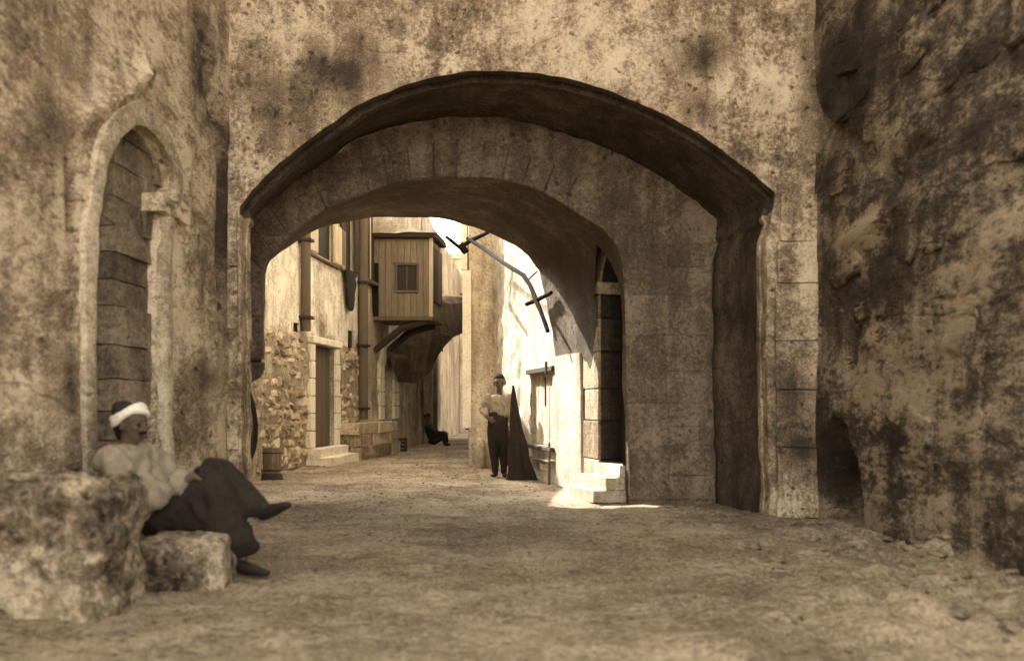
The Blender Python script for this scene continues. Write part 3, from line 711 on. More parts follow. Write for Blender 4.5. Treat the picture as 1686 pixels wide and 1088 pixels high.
# the oriel: front panel faces the camera
YO = 22.7; xo0 = -5.23 + .0963 * YO - .02; xo1 = (711 - CX) / (F / YO)
SO = F / YO; zo0, zo1 = EYE + (HOR - 521) / SO, EYE + (HOR - 392) / SO; DO = 1.35; lean = .0963
def ob_(x0, x1, y0, y1, z0, z1):
    return [(x0 + (y0 - YO) * lean, y0, z0), (x1 + (y0 - YO) * lean, y0, z0), (x1 + (y1 - YO) * lean, y1, z0), (x0 + (y1 - YO) * lean, y1, z0),
            (x0 + (y0 - YO) * lean, y0, z1), (x1 + (y0 - YO) * lean, y0, z1), (x1 + (y1 - YO) * lean, y1, z1), (x0 + (y1 - YO) * lean, y1, z1)]
def opart(name, x0, x1, y0, y1, z0, z1, mat, parent, bev=.01):
    bm = bmesh.new(); box_pts(bm, ob_(x0, x1, y0, y1, z0, z1))
    if bev: bevel(bm, bev)
    return obj(name, bm, mat, parent, smooth=False)
orl = opart('oriel', xo0 - .3, xo1 - .03, YO + .03, YO + DO, zo0 + .02, zo1 - .01, M_panel, h2)
nb = 9; wx0, wx1 = (654 - CX) / SO, (686 - CX) / SO; wz0, wz1 = EYE + (HOR - 478) / SO, EYE + (HOR - 437) / SO
for q in range(nb):
    a = xo0 + (xo1 - .05 - xo0) * q / nb; b = xo0 + (xo1 - .05 - xo0) * (q + 1) / nb
    if a < wx1 and b > wx0:
        opart('board', a + .004, b - .004, YO, YO + .03, zo0, wz0 - .06, M_panel, orl, .004); opart('board', a + .004, b - .004, YO, YO + .03, wz1 + .06, zo1 - .06, M_panel, orl, .004)
    else: opart('board', a + .004, b - .004, YO - random.uniform(0, .006), YO + .03, zo0, zo1 - .06, M_panel, orl, .004)
for (a, b, c, d) in ((wx0 - .05, wx1 + .05, wz1, wz1 + .055), (wx0 - .05, wx1 + .05, wz0 - .055, wz0), (wx0 - .05, wx0, wz0 + .002, wz1 - .002), (wx1, wx1 + .05, wz0 + .002, wz1 - .002)):
    opart('window_frame', a, b, YO - .03, YO + .028, c, d, M_wood, orl, .005)
opart('pane', wx0, wx1, YO + .005, YO + .029, wz0, wz1, M_glass, orl, 0)
opart('lattice', (wx0 + wx1) / 2 - .012, (wx0 + wx1) / 2 + .012, YO - .012, YO + .004, wz0, wz1, M_wood, orl, 0)
opart('corner_post', xo1 - .06, xo1 + .02, YO - .02, YO + .06, zo0 - .08, zo1, M_lwood, orl)
opart('corner_post', xo0 - .02, xo0 + .13, YO - .03, YO + .02, zo0 + .0, zo1 - .55, M_gap, orl)  # dark strip put in as the shadow between oriel and house wall
opart('sill_beam', xo0, xo1 + .03, YO - .03, YO + DO, zo0 - .09, zo0 - .003, M_wood, orl)
for q in range(2):       # shuttered openings down the street side
    y0 = YO + .14 + q * .62
    opart('side_shutter', xo1 - .029, xo1 + .012, y0, y0 + .55, zo0 + .35, zo1 - .15, (M_dwood, M_wood)[q], orl, .006)
opart('eave_board', xo0 - .08, xo1 + .10, YO - .16, YO + DO + .1, zo1, zo1 + .08, M_dwood, orl)
bm = bmesh.new()
ra = [(xo0 - .1, YO - .24, zo1 + .085), (xo1 + .13, YO - .24, zo1 + .085), (xo1 + .13 + lean * DO, YO + DO + .12, zo1 + .085), (xo0 - .1 + lean * DO, YO + DO + .12, zo1 + .085)]
box_pts(bm, ra + [(xo0 - .1, YO - .22, zo1 + .52), (xo1 - .25, YO - .1, zo1 + .16), (xo1 - .25 + lean * DO, YO + DO, zo1 + .16), (xo0 - .1 + lean * DO, YO + DO, zo1 + .52)])
bmesh.ops.subdivide_edges(bm, edges=bm.edges, cuts=4, use_grid_fill=True); jitter(bm, .03, 5); obj('roof', bm, M_lit, orl, smooth=False)
for y0 in (YO + .1, YO + 1.15):   # curved wooden brackets
    bm = bmesh.new()
    pth = [(xo0 + (y0 - YO) * lean + .02, y0, zo0 - .75), (xo0 + .25 + (y0 - YO) * lean, y0, zo0 - .55), (xo0 + .62 + (y0 - YO) * lean, y0, zo0 - .25), (xo1 - .12 + (y0 - YO) * lean, y0, zo0 - .1)]
    tube(bm, pth, [.07, .075, .08, .08], 8); obj('bracket', bm, M_dwood, orl)
# far left house, closing the bend
h3 = thing('narrow_house', 'shaded narrow house beyond the flying arch, left side', 'house', (-2.4, 34, 0))
frN = Frame((-2.50, 28.52), (-2.15, 43))
opn = [(2.0, 2.7, .1, 2.1), (3.4, 4.0, 2.9, 4.1), (6.0, 6.6, 2.9, 4.1)]
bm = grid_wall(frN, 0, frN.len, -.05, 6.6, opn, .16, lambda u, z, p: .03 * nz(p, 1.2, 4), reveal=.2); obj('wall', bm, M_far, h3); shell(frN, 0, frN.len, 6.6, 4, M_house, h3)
for k, o in enumerate(opn): fpart('door' if k == 0 else 'window', frN, o[0], o[1], o[2], o[3], -.24, -.17, M_dwood, h3)
for u in (.5, 1.6, 3.0): fpart('pilaster', frN, u, u + .28, 0, 3.2, -.02, .14, M_block, h3, bev=.02)
# end of the street
h4 = thing('end_house', 'shaded plaster house closing the end of the street', 'house', (-1.6, 43, 0))
frE = Frame((-4.5, 43), (1.5, 43))
ope = [(1.9, 2.35, 2.6, 3.9), (2.75, 3.2, 4.6, 5.8), (2.0, 2.45, 4.7, 5.8), (2.55, 3.0, .1, 2.0)]
bm = grid_wall(frE, 0, frE.len, -.05, 7.4, ope, .15, lambda u, z, p: .03 * nz(p, 1.2, 4)); obj('wall', bm, M_house, h4); shell(frE, 0, frE.len, 7.4, 5, M_house, h4)
for k, o in enumerate(ope): fpart('door' if k == 3 else 'window', frE, o[0], o[1], o[2], o[3], -.22, -.15, M_dwood, h4)
fpart('cornice', frE, -.1, frE.len + .1, 7.2, 7.42, -.1, .18, M_lit, h4, bev=.03)

# ------------------------------------------------------------------ street beyond: right houses
h5 = thing('shop_house', 'sunlit whitewashed house with barred opening behind standing man', 'house', (.3, 15.4, 0))
fr1 = Frame((-.30, 17.55), (.60, YC + .03))
def uo1(x0, y0, x1, y1):
    a, b = fr1.uz(x0, y0), fr1.uz(x1, y1); return (min(a[0], b[0]), max(a[0], b[0]), min(a[1], b[1]), max(a[1], b[1]))
sh_ = uo1(874, 617, 911, 736)
bm = grid_wall(fr1, 0, fr1.len, -.05, 6.5, [sh_], .05, lambda u, z, p: .03 * nz(p, 1.1, 4) + .010 * nz(p, 6, 3) + (.035 * nz(p, 4, 3) if u < 2.2 else 0), reveal=.12)
obj('wall', bm, M_lit, h5); shell(fr1, 0, fr1.len, 6.5, 3.6, M_lit, h5)
pd = fpart('shutter_door', fr1, sh_[0], sh_[1], sh_[2], sh_[3], -.12, -.085, M_lit, h5)
n_ = 6
for q in range(n_): fpart('plank', fr1, sh_[0] + (sh_[1] - sh_[0]) * (q + .03) / n_, sh_[0] + (sh_[1] - sh_[0]) * (q + .97) / n_, sh_[2] + .01, sh_[3] - .01, -.085, -.065 + random.uniform(0, .006), M_lit, pd, bev=.004)
fpart('latch_bar', fr1, (sh_[0] + sh_[1]) / 2 - .014, (sh_[0] + sh_[1]) / 2 + .014, sh_[3] - .45, sh_[3] - .05, -.063, -.045, M_iron, pd, bev=.003)
fpart('lintel_beam', fr1, sh_[0] - .12, sh_[1] + .1, sh_[3] + .004, sh_[3] + .075, -.05, .05, M_dwood, h5)
fpart('beam_peg', fr1, sh_[1] + .05, sh_[1] + .10, sh_[3] - .05, sh_[3] + .13, .10, .13, M_dwood, h5)
fpart('sill_beam', fr1, sh_[0] - .1, sh_[1] + .1, sh_[2] - .055, sh_[2] - .004, -.05, .07, M_dwood, h5)
fpart('counter_board', fr1, sh_[0] - .05, sh_[1] + .08, sh_[2] - .20, sh_[2] - .175, .0, .09, M_wood, h5)
fpart('counter_leg', fr1, sh_[1] - .01, sh_[1] + .02, 0, sh_[2] + .06, .04, .07, M_wood, h5)
for k in range(16):
    u = .1 + random.random() * 3.6; bm = bmesh.new(); stone_block(bm, fr1, u, u + random.uniform(.14, .3), .02 + (k % 2) * .14, .15 + (k % 2) * .13, .05); obj('stone', bm, M_rubble, h5, smooth=False)
h6 = thing('corner_house', 'plaster corner house with shaded front, behind standing man', 'house', (-.4, 19, 0))
fr6 = Frame((-.74, 17.62), (.0, 17.6)); fr6b = Frame((-1.30, 34), (-.74, 17.62))
bm = grid_wall(fr6, 0, fr6.len, -.05, 6.3, [], .06, lambda u, z, p: .025 * nz(p, 1.3, 4)); obj('front_wall', bm, M_house, h6)
bm = grid_wall(fr6b, 0, fr6b.len, -.05, 6.3, [(6, 6.8, 2.6, 3.8), (9, 9.8, 2.6, 3.8)], .12, lambda u, z, p: .025 * nz(p, 1.3, 4)); obj('street_wall', bm, M_lit, h6)
for a, b in ((6, 6.8), (9, 9.8)): fpart('window', fr6b, a, b, 2.6, 3.8, -.2, -.15, M_dwood, h6)
bm = bmesh.new(); box_pts(bm, [(-.70, 17.75, 0), (1.5, 17.75, 0), (1.5, 34, 0), (-1.26, 34, 0), (-.70, 17.75, 6.2), (1.5, 17.75, 6.2), (1.5, 34, 6.2), (-1.26, 34, 6.2)]); obj('outer_shell', bm, M_house, h6, smooth=False)
fpart('plinth', fr6, .06, fr6.len, 0, .42, -.02, .10, M_lit, h6, rough=.015)
fpart('corner_strip', fr6, -.10, .045, .66, 3.35, -.25, .06, M_white2, h6, rough=.012)
fpart('corner_strip', fr6, -.13, -.02, 3.36, 6.2, -.25, .04, M_white2, h6, rough=.012)

# ------------------------------------------------------------------ flying arch over the street
fa = thing('flying_arch', 'masonry half arch with flat parapet spanning the narrow street', 'arch', (-1.9, 27, 0))
key = [(655, 628, 69, 640, 586, 72), (682, 610, 66.5, 638, 578, 72), (688, 596, 66, 650, 562, 71), (697, 580, 65.5, 665, 546, 69), (710, 562, 64.5, 682, 528, 67), (724, 549, 63, 701, 505, 65),
       (745, 541, 60, 716, 492, 63), (760, 537, 57, 745, 491, 58), (778, 535, 53, 778, 490, 53)]
fr_k = resample([tuple(float(v) for v in k_) for k_ in key], 41)
rows = [[], [], [], []]
dep = Vector((.30, 1.25, 0))
for (x, yi, s, xe_, ye, se) in fr_k:
    lo, hi = P(x, yi, s), P(xe_, ye, se); j = Vector((0, .02 * nz(lo, 2, 3), .02 * nz(lo, 3, 3)))
    rows[0].append(lo + j); rows[1].append(hi + j); rows[2].append(hi + dep + j); rows[3].append(lo + dep + j)
bm = bmesh.new(); rr = [rows[0]] + [[a + (b - a) * t for a, b in zip(rows[0], rows[1])] for t in (.33, .66)] + [rows[1], rows[2], rows[3], rows[0]]
add_grid(bm, rr); bm.faces.new([bm.verts.new(r[0]) for r in rows]); bm.faces.new([bm.verts.new(r[-1]) for r in rows]); obj('arch_body', bm, M_pier, fa, smooth=False)
bm = bmesh.new(); p0, p1 = P(712, 490, 62), P(779, 490, 53)
box_pts(bm, [p0 + Vector((0, -.06, 0)), p1 + Vector((0, -.06, 0)), p1 + Vector((.1, .3, 0)), p0 + Vector((.1, .3, 0)), p0 + Vector((0, -.06, .07)), p1 + Vector((0, -.06, .07)), p1 + Vector((.1, .3, .07)), p0 + Vector((.1, .3, .07))])
obj('coping', bm, M_rubble, fa, smooth=False)
for k in range(12):       # ring stones along the underside
    a, b = fr_k[5 + k * 3], fr_k[min(8 + k * 3, 40)]
    la, lb = P(*a[:3]), P(*b[:3]); ha, hb = P(*a[3:]), P(*b[3:]); ta, tb_ = .17 / (ha - la).length, .17 / (hb - lb).length
    q = [la, lb, lb + (hb - lb) * tb_, la + (ha - la) * ta]
    c = sum(q, Vector()) / 4; q = [v + (c - v) * .03 for v in q]
    bm = bmesh.new(); n_ = Vector((0, .03, 0)); box_pts(bm, [q[0] - n_, q[1] - n_, q[1] + n_, q[0] + n_, q[3] - n_, q[2] - n_, q[2] + n_, q[3] + n_]); obj('ring_stone', bm, M_pier, fa, smooth=False)
def pbox(name, pts, mat, par, bev=.02):
    bm = bmesh.new(); box_pts(bm, pts); bevel(bm, bev); return obj(name, bm, mat, par, smooth=False)
def boulder(name, c, size, mat, label, cat, sq_=2.6, amp=.08, sc=2.4, sub=5, rot=0, seed=0, group=None):
    bm = bmesh.new(); bmesh.ops.create_cube(bm, size=2); bmesh.ops.subdivide_edges(bm, edges=bm.edges, cuts=2 ** sub, use_grid_fill=True)
    for v in bm.verts:
        n = (abs(v.co.x) ** sq_ + abs(v.co.y) ** sq_ + abs(v.co.z) ** sq_) ** (1 / sq_); p = v.co / n
        q = Vector((p.x * size[0], p.y * size[1], p.z * size[2]))
        d = amp * (nz(q + Vector((seed, 0, 0)), sc, 4)) - amp * .8 * max(0, .35 - abs(nz(q + Vector((seed, 4, 4)), sc * 1.1, 2))) * 2
        v.co = q + p.normalized() * d
    bmesh.ops.rotate(bm, verts=bm.verts, cent=(0, 0, 0), matrix=Matrix.Rotation(rot, 3, 'Z')); bmesh.ops.translate(bm, verts=bm.verts, vec=Vector(c))
    return tag(obj(name, bm, mat), label, cat, group)
boulder('kerb_stone', (-.52, 17.25, .24), (.085, .13, .27), M_lit, 'small upright pale stone at the corner left of the standing man', 'stone', amp=.015, sc=6, sub=3)
# ------------------------------------------------------------------ foreground stones
pc = P(128, 900, 335)
boulder('carved_stone', (pc.x - .098, pc.y + .1, .27), (.335, .26, .40), M_rock, 'large upright mottled stone block in front of the niche', 'stone', sq_=8.0, amp=.055, sc=4.6, seed=3)
pc = P(295, 900, 292)
boulder('seat_stone', (pc.x + .02, pc.y + .16, .12), (.24, .30, .165), M_rock, 'low squared stone block under the seated man', 'stone', sq_=9.0, amp=.026, sc=5, seed=11, rot=.08)

# ------------------------------------------------------------------ people
def finger_hand(bm, wrist, direction, side, s=1.0, curl=.5, palm_n=Vector((0, 0, -1))):
    """palm, four bent fingers of unequal length and a thumb from the side of the palm"""
    d = direction.normalized(); n = (palm_n - d * palm_n.dot(d)).normalized(); t = d.cross(n) * side
    w = Vector(wrist); pe = w + d * .085 * s
    for k in range(4): hull(bm, [(w + t * (.010 - k * .007) * s, .014 * s, pe + t * (.030 - k * .02) * s, .0115 * s)])
    for k, ln in enumerate((.068, .078, .072, .056)):
        a = pe + t * (.031 - k * .0205) * s; L = ln * s
        b1 = a + (d * math.cos(curl * .5) + n * math.sin(curl * .5)) * L * .45
        b2 = b1 + (d * math.cos(curl * 1.2) + n * math.sin(curl * 1.2)) * L * .32
        b3 = b2 + (d * math.cos(curl * 1.8) + n * math.sin(curl * 1.8)) * L * .25
        hull(bm, [(a, .0095 * s, b1, .0088 * s), (b1, .0088 * s, b2, .008 * s), (b2, .008 * s, b3, .007 * s)])
    a = w + d * .03 * s + t * .028 * s; b1 = a + (d * .6 + t * .6 + n * .25) * .04 * s; b2 = b1 + (d * .85 + t * .1 + n * .3) * .032 * s
    hull(bm, [(a, .012 * s, b1, .0105 * s), (b1, .0105 * s, b2, .0085 * s)])
def head(bm, c, fwd, s=1.0, up=Vector((0, 0, 1))):
    """skull, jaw, brow, nose, lips, ears; c = centre of the skull"""
    f = fwd.normalized(); r = f.cross(up).normalized(); u = r.cross(f)
    at = lambda a, b, d: Vector(c) + (f * a + r * b + u * d) * s
    hull(bm, [(at(-.015, 0, .015), .083 * s, at(.022, 0, .02), .076 * s), (at(.02, 0, -.01), .070 * s, at(.045, 0, -.085), .036 * s),
              (at(.055, -.03, -.02), .03 * s, at(.055, .03, -.02), .03 * s), (at(.078, -.03, .022), .016 * s, at(.078, .03, .022), .016 * s),
              (at(.090, 0, .012), .010 * s, at(.112, 0, -.028), .015 * s), (at(.095, -.012, -.032), .010 * s, at(.095, .012, -.032), .010 * s),
              (at(.078, -.018, -.058), .011 * s, at(.078, .018, -.058), .011 * s), (at(.074, -.014, -.073), .010 * s, at(.074, .014, -.073), .010 * s),
              (at(.052, 0, -.098), .022 * s, at(.058, 0, -.094), .020 * s)])
    for sd in (-1, 1):
        hull(bm, [(at(-.008, sd * .080, .010), (.012 * s,) * 3, at(-.002, sd * .076, -.035), .009 * s)])
    return at
def eyes(parent, at, s):
    for sd in (-1, 1):
        bm = bmesh.new(); bmesh.ops.create_uvsphere(bm, u_segments=10, v_segments=8, radius=.0125 * s, matrix=Matrix.Translation(at(.079, sd * .031, -.002)))
        obj('eye', bm, M_hair, parent)
# --- man sitting at the left: faces right, legs crossed
sm = thing('person', 'person in white banded cap and dark baggy trousers sitting on a stone', 'person', tuple(P(300, 930, 280)))
S_ = 275.0
V = lambda px, py, dy=0.0, s=S_: P(px, py, s) + Vector((0, dy, 0))
hips = V(262, 848, .06); chest = V(212, 786, .06); neck = V(204, 742, .06); hc = V(210, 696, .05)
rs, ls = V(192, 758, -.12), V(222, 752, .24)
rel, rha = V(256, 822, -.16), V(326, 782, -.10)
lel, lha = V(272, 812, .28), V(345, 772, .20)
bm = bmesh.new()
fw = Vector((.93, -.30, -.12)).normalized()
at = head(bm, hc, fw, 1.02)
hull(bm, [(neck, .055, hc + Vector((0, 0, -.05)), .052), (chest, (.10, .15, .12), neck + Vector((0, .03, -.03)), (.07, .10, .05)), (hips, (.12, .15, .1), chest, (.10, .15, .12)),
          (rs, .055, rel, .042), (rel, .040, rha, .028), (ls, .055, lel, .042), (lel, .040, lha, .028)])
finger_hand(bm, rha, Vector((.9, -.05, -.35)), 1, 1.0, .55); finger_hand(bm, lha, Vector((.9, -.1, -.3)), -1, 1.0, .55)
obj('body', fuse(bm, .0075, 4), M_skin, sm); eyes(sm, at, 1.02)
bm = bmesh.new()
hull(bm, [(chest, (.125, .175, .14), V(208, 756, .06), (.095, .16, .055)), (hips, (.145, .175, .10), chest, (.125, .175, .14)),
          (rs, .075, rel, .070), (rel, .066, V(312, 788, -.11), .050), (ls, .075, lel, .070), (lel, .066, V(330, 776, .21), .05), (rs, .07, ls, .07)])
obj('shirt', fuse(bm, .012, 4, fold=.030, fold_sc=6, stretch=(1.5, 1, .7)), M_shirt, sm)
bm = bmesh.new()                               # open waistcoat, seen at the back and side
hull(bm, [(chest + Vector((-.07, .02, 0)), (.09, .17, .13), V(196, 756, .06), (.08, .14, .05)), (hips + Vector((-.08, 0, .03)), (.09, .17, .10), chest + Vector((-.07, .02, 0)), (.09, .17, .13))])
obj('waistcoat', fuse(bm, .014, 4, fold=.008), M_cloth, sm)
# trousers: right leg planted, left leg crossed over it
rk, ra_ = V(352, 812, -.06), V(400, 916, -.04); lk, la_ = V(344, 786, .16), V(432, 842, .02)
bm = bmesh.new()
hull(bm, [(hips + Vector((0, 0, -.03)), (.15, .19, .11), rk, (.11, .11, .12)), (hips + Vector((0, .1, 0)), (.14, .14, .10), lk, (.10, .11, .10)), (rk, (.125, .12, .13), V(386, 890, -.05), (.135, .12, .055)),
          (lk, (.11, .11, .11), V(414, 834, .03), (.085, .085, .07)), (V(330, 850, 0), (.16, .16, .09), rk, (.11, .12, .11)), (V(270, 862, .05), (.15, .17, .05), V(340, 868, .03), (.10, .14, .05)), (V(350, 845, .0), (.13, .14, .12), V(388, 898, -.02), (.145, .14, .055))])
obj('trousers', fuse(bm, .014, 5, fold=.020, fold_sc=7), M_cloth, sm)
bm = bmesh.new()
hull(bm, [(V(385, 886, -.05), .048, ra_, .040), (V(412, 832, .03), .045, la_, .040)]); obj('stocking', fuse(bm, .01, 2), M_shirt if False else M_wood, sm)
for (h_, t_, rr_) in ((V(392, 928, -.05), V(444, 937, -.12), .045), (V(432, 846, .02), V(474, 830, -.04), .042)):
    bm = bmesh.new(); mid = (h_ + t_) / 2
    hull(bm, [(h_, (.05, .045, .045), mid, (.05, .046, .038)), (mid, (.05, .046, .036), t_, (.034, .036, .024)), (h_ + Vector((0, 0, .04)), .045, h_, .045)])
    obj('shoe', fuse(bm, .009, 3), M_shoe, sm)
# cap: dark crown and white band wound round it, tilted to the back
r_ = fw.cross(Vector((0, 0, 1))).normalized(); tilt = Matrix.Rotation(R(24), 3, r_)
upv = (tilt @ Vector((0, 0, 1))).normalized(); f2 = (tilt @ Vector((fw.x, fw.y, 0))).normalized(); cc = hc + Vector((-.004, 0, .030))
bm = bmesh.new()
for k in range(22):
    a0, a1 = k / 22 * 2 * math.pi, (k + 1) / 22 * 2 * math.pi
    pp = lambda a, wv: cc + f2 * math.cos(a) * .098 + r_ * math.sin(a) * .092 + upv * (.012 * math.sin(a * 2 + wv))
    hull(bm, [(pp(a0, 0) + upv * .0, .021, pp(a1, 0), .021), (pp(a0, 1.5) + upv * .026, .018, pp(a1, 1.5) + upv * .026, .018)])
obj('head_band', fuse(bm, .008, 2, fold=.004, fold_sc=30), M_whitecl, sm)
bm = bmesh.new(); hull(bm, [(cc + upv * .03, (.098, .094, .04), cc + upv * .082 - f2 * .02, (.066, .066, .040))]); obj('cap_crown', fuse(bm, .01, 3), M_cloth, sm)
bm = bmesh.new(); hull(bm, [(at(-.06, 0, -.02), .05, at(-.05, 0, -.07), .045), (at(-.05, -.05, -.03), .03, at(-.05, .05, -.03), .03)]); obj('hair', fuse(bm, .007, 1), M_hair, sm)
bm = bmesh.new(); hull(bm, [(at(.088, -.03, -.05), .009, at(.100, 0, -.046), .011), (at(.088, .03, -.05), .009, at(.100, 0, -.046), .011)]); obj('moustache', fuse(bm, .006, 1), M_hair, sm)
# --- standing person by the right wall
st = thing('person', 'person in pale shirt and dark baggy trousers standing by the sunlit wall', 'person', tuple(P(820, 785, 113)))
S2 = 113.0
W = lambda px, py, dy=0.0: P(px, py, S2) + Vector((0, dy, 0))
bm = bmesh.new()
hc = W(822.5, 629.5); fw = Vector((.12, -1, -.10)).normalized(); at = head(bm, hc, fw, 1.04)
sL, sR = W(804, 655, .02), W(841, 655, .02); eL, hL = W(796.5, 673, .02), W(803, 687, -.12); eR, hR = W(847, 675, .05), W(842, 697, -.04)
hp = W(821, 698)
hull(bm, [(W(822, 648, .02), .047, hc + Vector((0, .01, -.04)), .045), (W(822, 672, .02), (.125, .09, .12), W(822, 656, .02), (.13, .075, .04)), (hp, (.12, .09, .08), W(822, 672, .02), (.12, .085, .12)),
          (sL, .048, eL, .036), (eL, .034, hL, .025), (sR, .048, eR, .036), (eR, .034, hR, .025),
          (W(813, 705), .075, W(814, 742, .01), .05), (W(814, 742, .01), .048, W(816, 776, .03), .034), (W(830, 705), .075, W(830, 742, .01), .05), (W(830, 742, .01), .048, W(828, 776, .03), .034)])
finger_hand(bm, hL, Vector((.75, -.25, -.5)), 1, .9, .7, Vector((0, 1, 0))); finger_hand(bm, hR, Vector((-.1, -.25, -1)), -1, .9, .5, Vector((-1, .2, 0)))
obj('body', fuse(bm, .008, 3), M_skin, st); eyes(st, at, 1.04)
bm = bmesh.new()
hull(bm, [(W(822, 672, .02), (.155, .12, .12), W(822, 655, .02), (.15, .095, .045)), (W(822, 684, .02), (.15, .115, .05), W(822, 672, .02), (.155, .12, .12)), (sL, .062, eL, .058), (eL, .054, W(800, 682, -.07), .042), (sR, .062, eR, .058), (eR, .054, W(843, 690, -.02), .044)])
obj('shirt', fuse(bm, .010, 3, fold=.018, fold_sc=9, stretch=(1.5, 1.5, .6)), M_shirt, st)
bm = bmesh.new()
hull(bm, [(W(820, 680, .01), (.140, .115, .04), W(819, 700), (.150, .13, .10)), (W(819, 698), (.150, .125, .10), W(812.5, 728), (.078, .10, .08)), (W(819, 698), (.150, .125, .10), W(829, 728), (.078, .10, .08)),
          (W(812.5, 726), (.078, .10, .08), W(813.5, 752, .01), (.060, .07, .05)), (W(829, 726), (.078, .10, .08), W(829.5, 752, .01), (.060, .07, .05)),
          (W(813.5, 752, .01), (.058, .07, .05), W(816, 776, .02), (.046, .05, .03)), (W(829.5, 752, .01), (.058, .07, .05), W(829.5, 776, .02), (.046, .05, .03))])
obj('trousers', fuse(bm, .011, 4, fold=.012, fold_sc=9, stretch=(1.6, 1.6, .5)), M_cloth, st)
for (x, dx) in ((815, -.03), (829, .03)):
    bm = bmesh.new(); a = W(x + 1, 781, .05); b = W(x, 781.5, -.13) + Vector((dx, 0, 0)); hull(bm, [(a, (.04, .045, .036), (a + b) / 2, (.045, .05, .034)), ((a + b) / 2, (.045, .05, .032), b, (.034, .035, .02))])
    obj('shoe', fuse(bm, .009, 2), M_shoe, st)
bm = bmesh.new(); hull(bm, [(at(-.03, 0, .03), .088, at(.0, 0, .048), .080), (at(-.06, 0, -.02), .055, at(-.05, 0, .03), .06), (at(.055, -.03, .078), .024, at(.055, .03, .078), .024), (at(-.01, -.072, .02), .02, at(.0, -.074, -.02), .014)]); obj('hair', fuse(bm, .007, 2, fold=.004, fold_sc=40), M_hair, st)
# --- figure sitting far down the street
cr = thing('person', 'small far person in dark clothes crouching by the left wall', 'person', tuple(P(718, 735, 62)))
Q = lambda px, py, dy=0.0: P(px, py, 62) + Vector((0, dy, 0))
bm = bmesh.new(); hc = Q(703, 688); at = head(bm, hc, Vector((.8, -.5, -.35)), .95)
hull(bm, [(Q(704, 699), .05, hc, .05), (Q(714, 718), (.13, .14, .14), Q(706, 702), (.10, .14, .05)), (Q(707, 703, -.12), .05, Q(720, 714, -.18), .04), (Q(720, 714, -.18), .038, Q(729, 711, -.16), .03), (Q(707, 703, .14), .05, Q(722, 714, .14), .04), (Q(722, 714, .14), .038, Q(730, 710, .1), .03)])
finger_hand(bm, Q(729, 711, -.16), Vector((1, 0, -.3)), 1); finger_hand(bm, Q(730, 710, .1), Vector((1, 0, -.3)), -1); obj('body', fuse(bm, .011, 3), M_skin, cr)
bm = bmesh.new(); hull(bm, [(Q(714, 718), (.16, .17, .15), Q(705, 702), (.11, .17, .05)), (Q(707, 703, -.12), .068, Q(720, 714, -.18), .058), (Q(720, 714, -.18), .055, Q(726, 712, -.16), .045), (Q(707, 703, .14), .068, Q(722, 714, .14), .058)]); obj('jacket', fuse(bm, .015, 4, fold=.012), M_cloth, cr)
bm = bmesh.new(); hull(bm, [(Q(714, 726), (.15, .17, .09), Q(731, 716, -.1), .08), (Q(731, 716, -.1), .08, Q(733, 729, -.1), .05), (Q(714, 726), (.15, .17, .09), Q(732, 716, .1), .08), (Q(732, 716, .1), .08, Q(735, 728, .1), .05)]); obj('trousers', fuse(bm, .015, 4, fold=.01), M_cloth, cr)
bm = bmesh.new(); hull(bm, [(at(-.02, 0, .05), .085, at(0, 0, .085), .07)]); obj('cap', fuse(bm, .012, 2), M_cloth, cr)
for dy in (-.1, .1):
    bm = bmesh.new(); hull(bm, [(Q(733, 730, dy), .045, Q(740, 731, dy - .04), .032)]); obj('shoe', fuse(bm, .011, 2), M_shoe, cr)

# ------------------------------------------------------------------ small things in the street
# solid dark wedge with fluted sides, widening downwards beside the standing person
M_wedge = simple('dark_brown', (.030, .022, .016), scale=22, rough=.95, var=.5)
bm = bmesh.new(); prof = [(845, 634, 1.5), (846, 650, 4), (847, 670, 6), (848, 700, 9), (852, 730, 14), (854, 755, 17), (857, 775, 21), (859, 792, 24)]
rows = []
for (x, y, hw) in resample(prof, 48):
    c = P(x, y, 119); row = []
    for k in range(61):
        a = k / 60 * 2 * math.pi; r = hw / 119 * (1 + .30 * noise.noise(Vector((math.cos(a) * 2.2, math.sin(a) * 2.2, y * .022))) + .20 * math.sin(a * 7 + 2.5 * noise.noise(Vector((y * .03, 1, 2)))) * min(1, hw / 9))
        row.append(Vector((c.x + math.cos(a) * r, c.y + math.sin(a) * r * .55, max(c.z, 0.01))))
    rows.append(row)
add_grid(bm, rows); bm.faces.new([bm.verts.new(p) for p in rows[0][:-1]]); tag(obj('dark_wedge', bm, M_wedge), 'dark tapering wedge beside the standing person', 'cloth')
# dark cloak hung on the left pier
bm = bmesh.new(); rows = []
for (x0, x1, y) in resample([(402, 405, 628), (403, 413, 645), (403, 421, 670), (404, 425, 700), (405, 424, 725), (407, 420, 745), (409, 414, 757)], 26):
    row = []
    for k in range(25):
        a = k / 24 * 2 * math.pi; c = P((x0 + x1) / 2, y, 148); r = (x1 - x0) / 2 / 148
        row.append(Vector((c.x + math.cos(a) * r, c.y + math.sin(a) * .06 * (1 + .3 * math.sin(5 * a)), c.z)))
    rows.append(row)
add_grid(bm, rows); bm.faces.new([bm.verts.new(p) for p in rows[0][:-1]]); bm.faces.new([bm.verts.new(p) for p in rows[-1][:-1]]); tag(obj('hanging_cloak', bm, M_cloth), 'dark cloak hanging from the left pier of the passage', 'cloak')
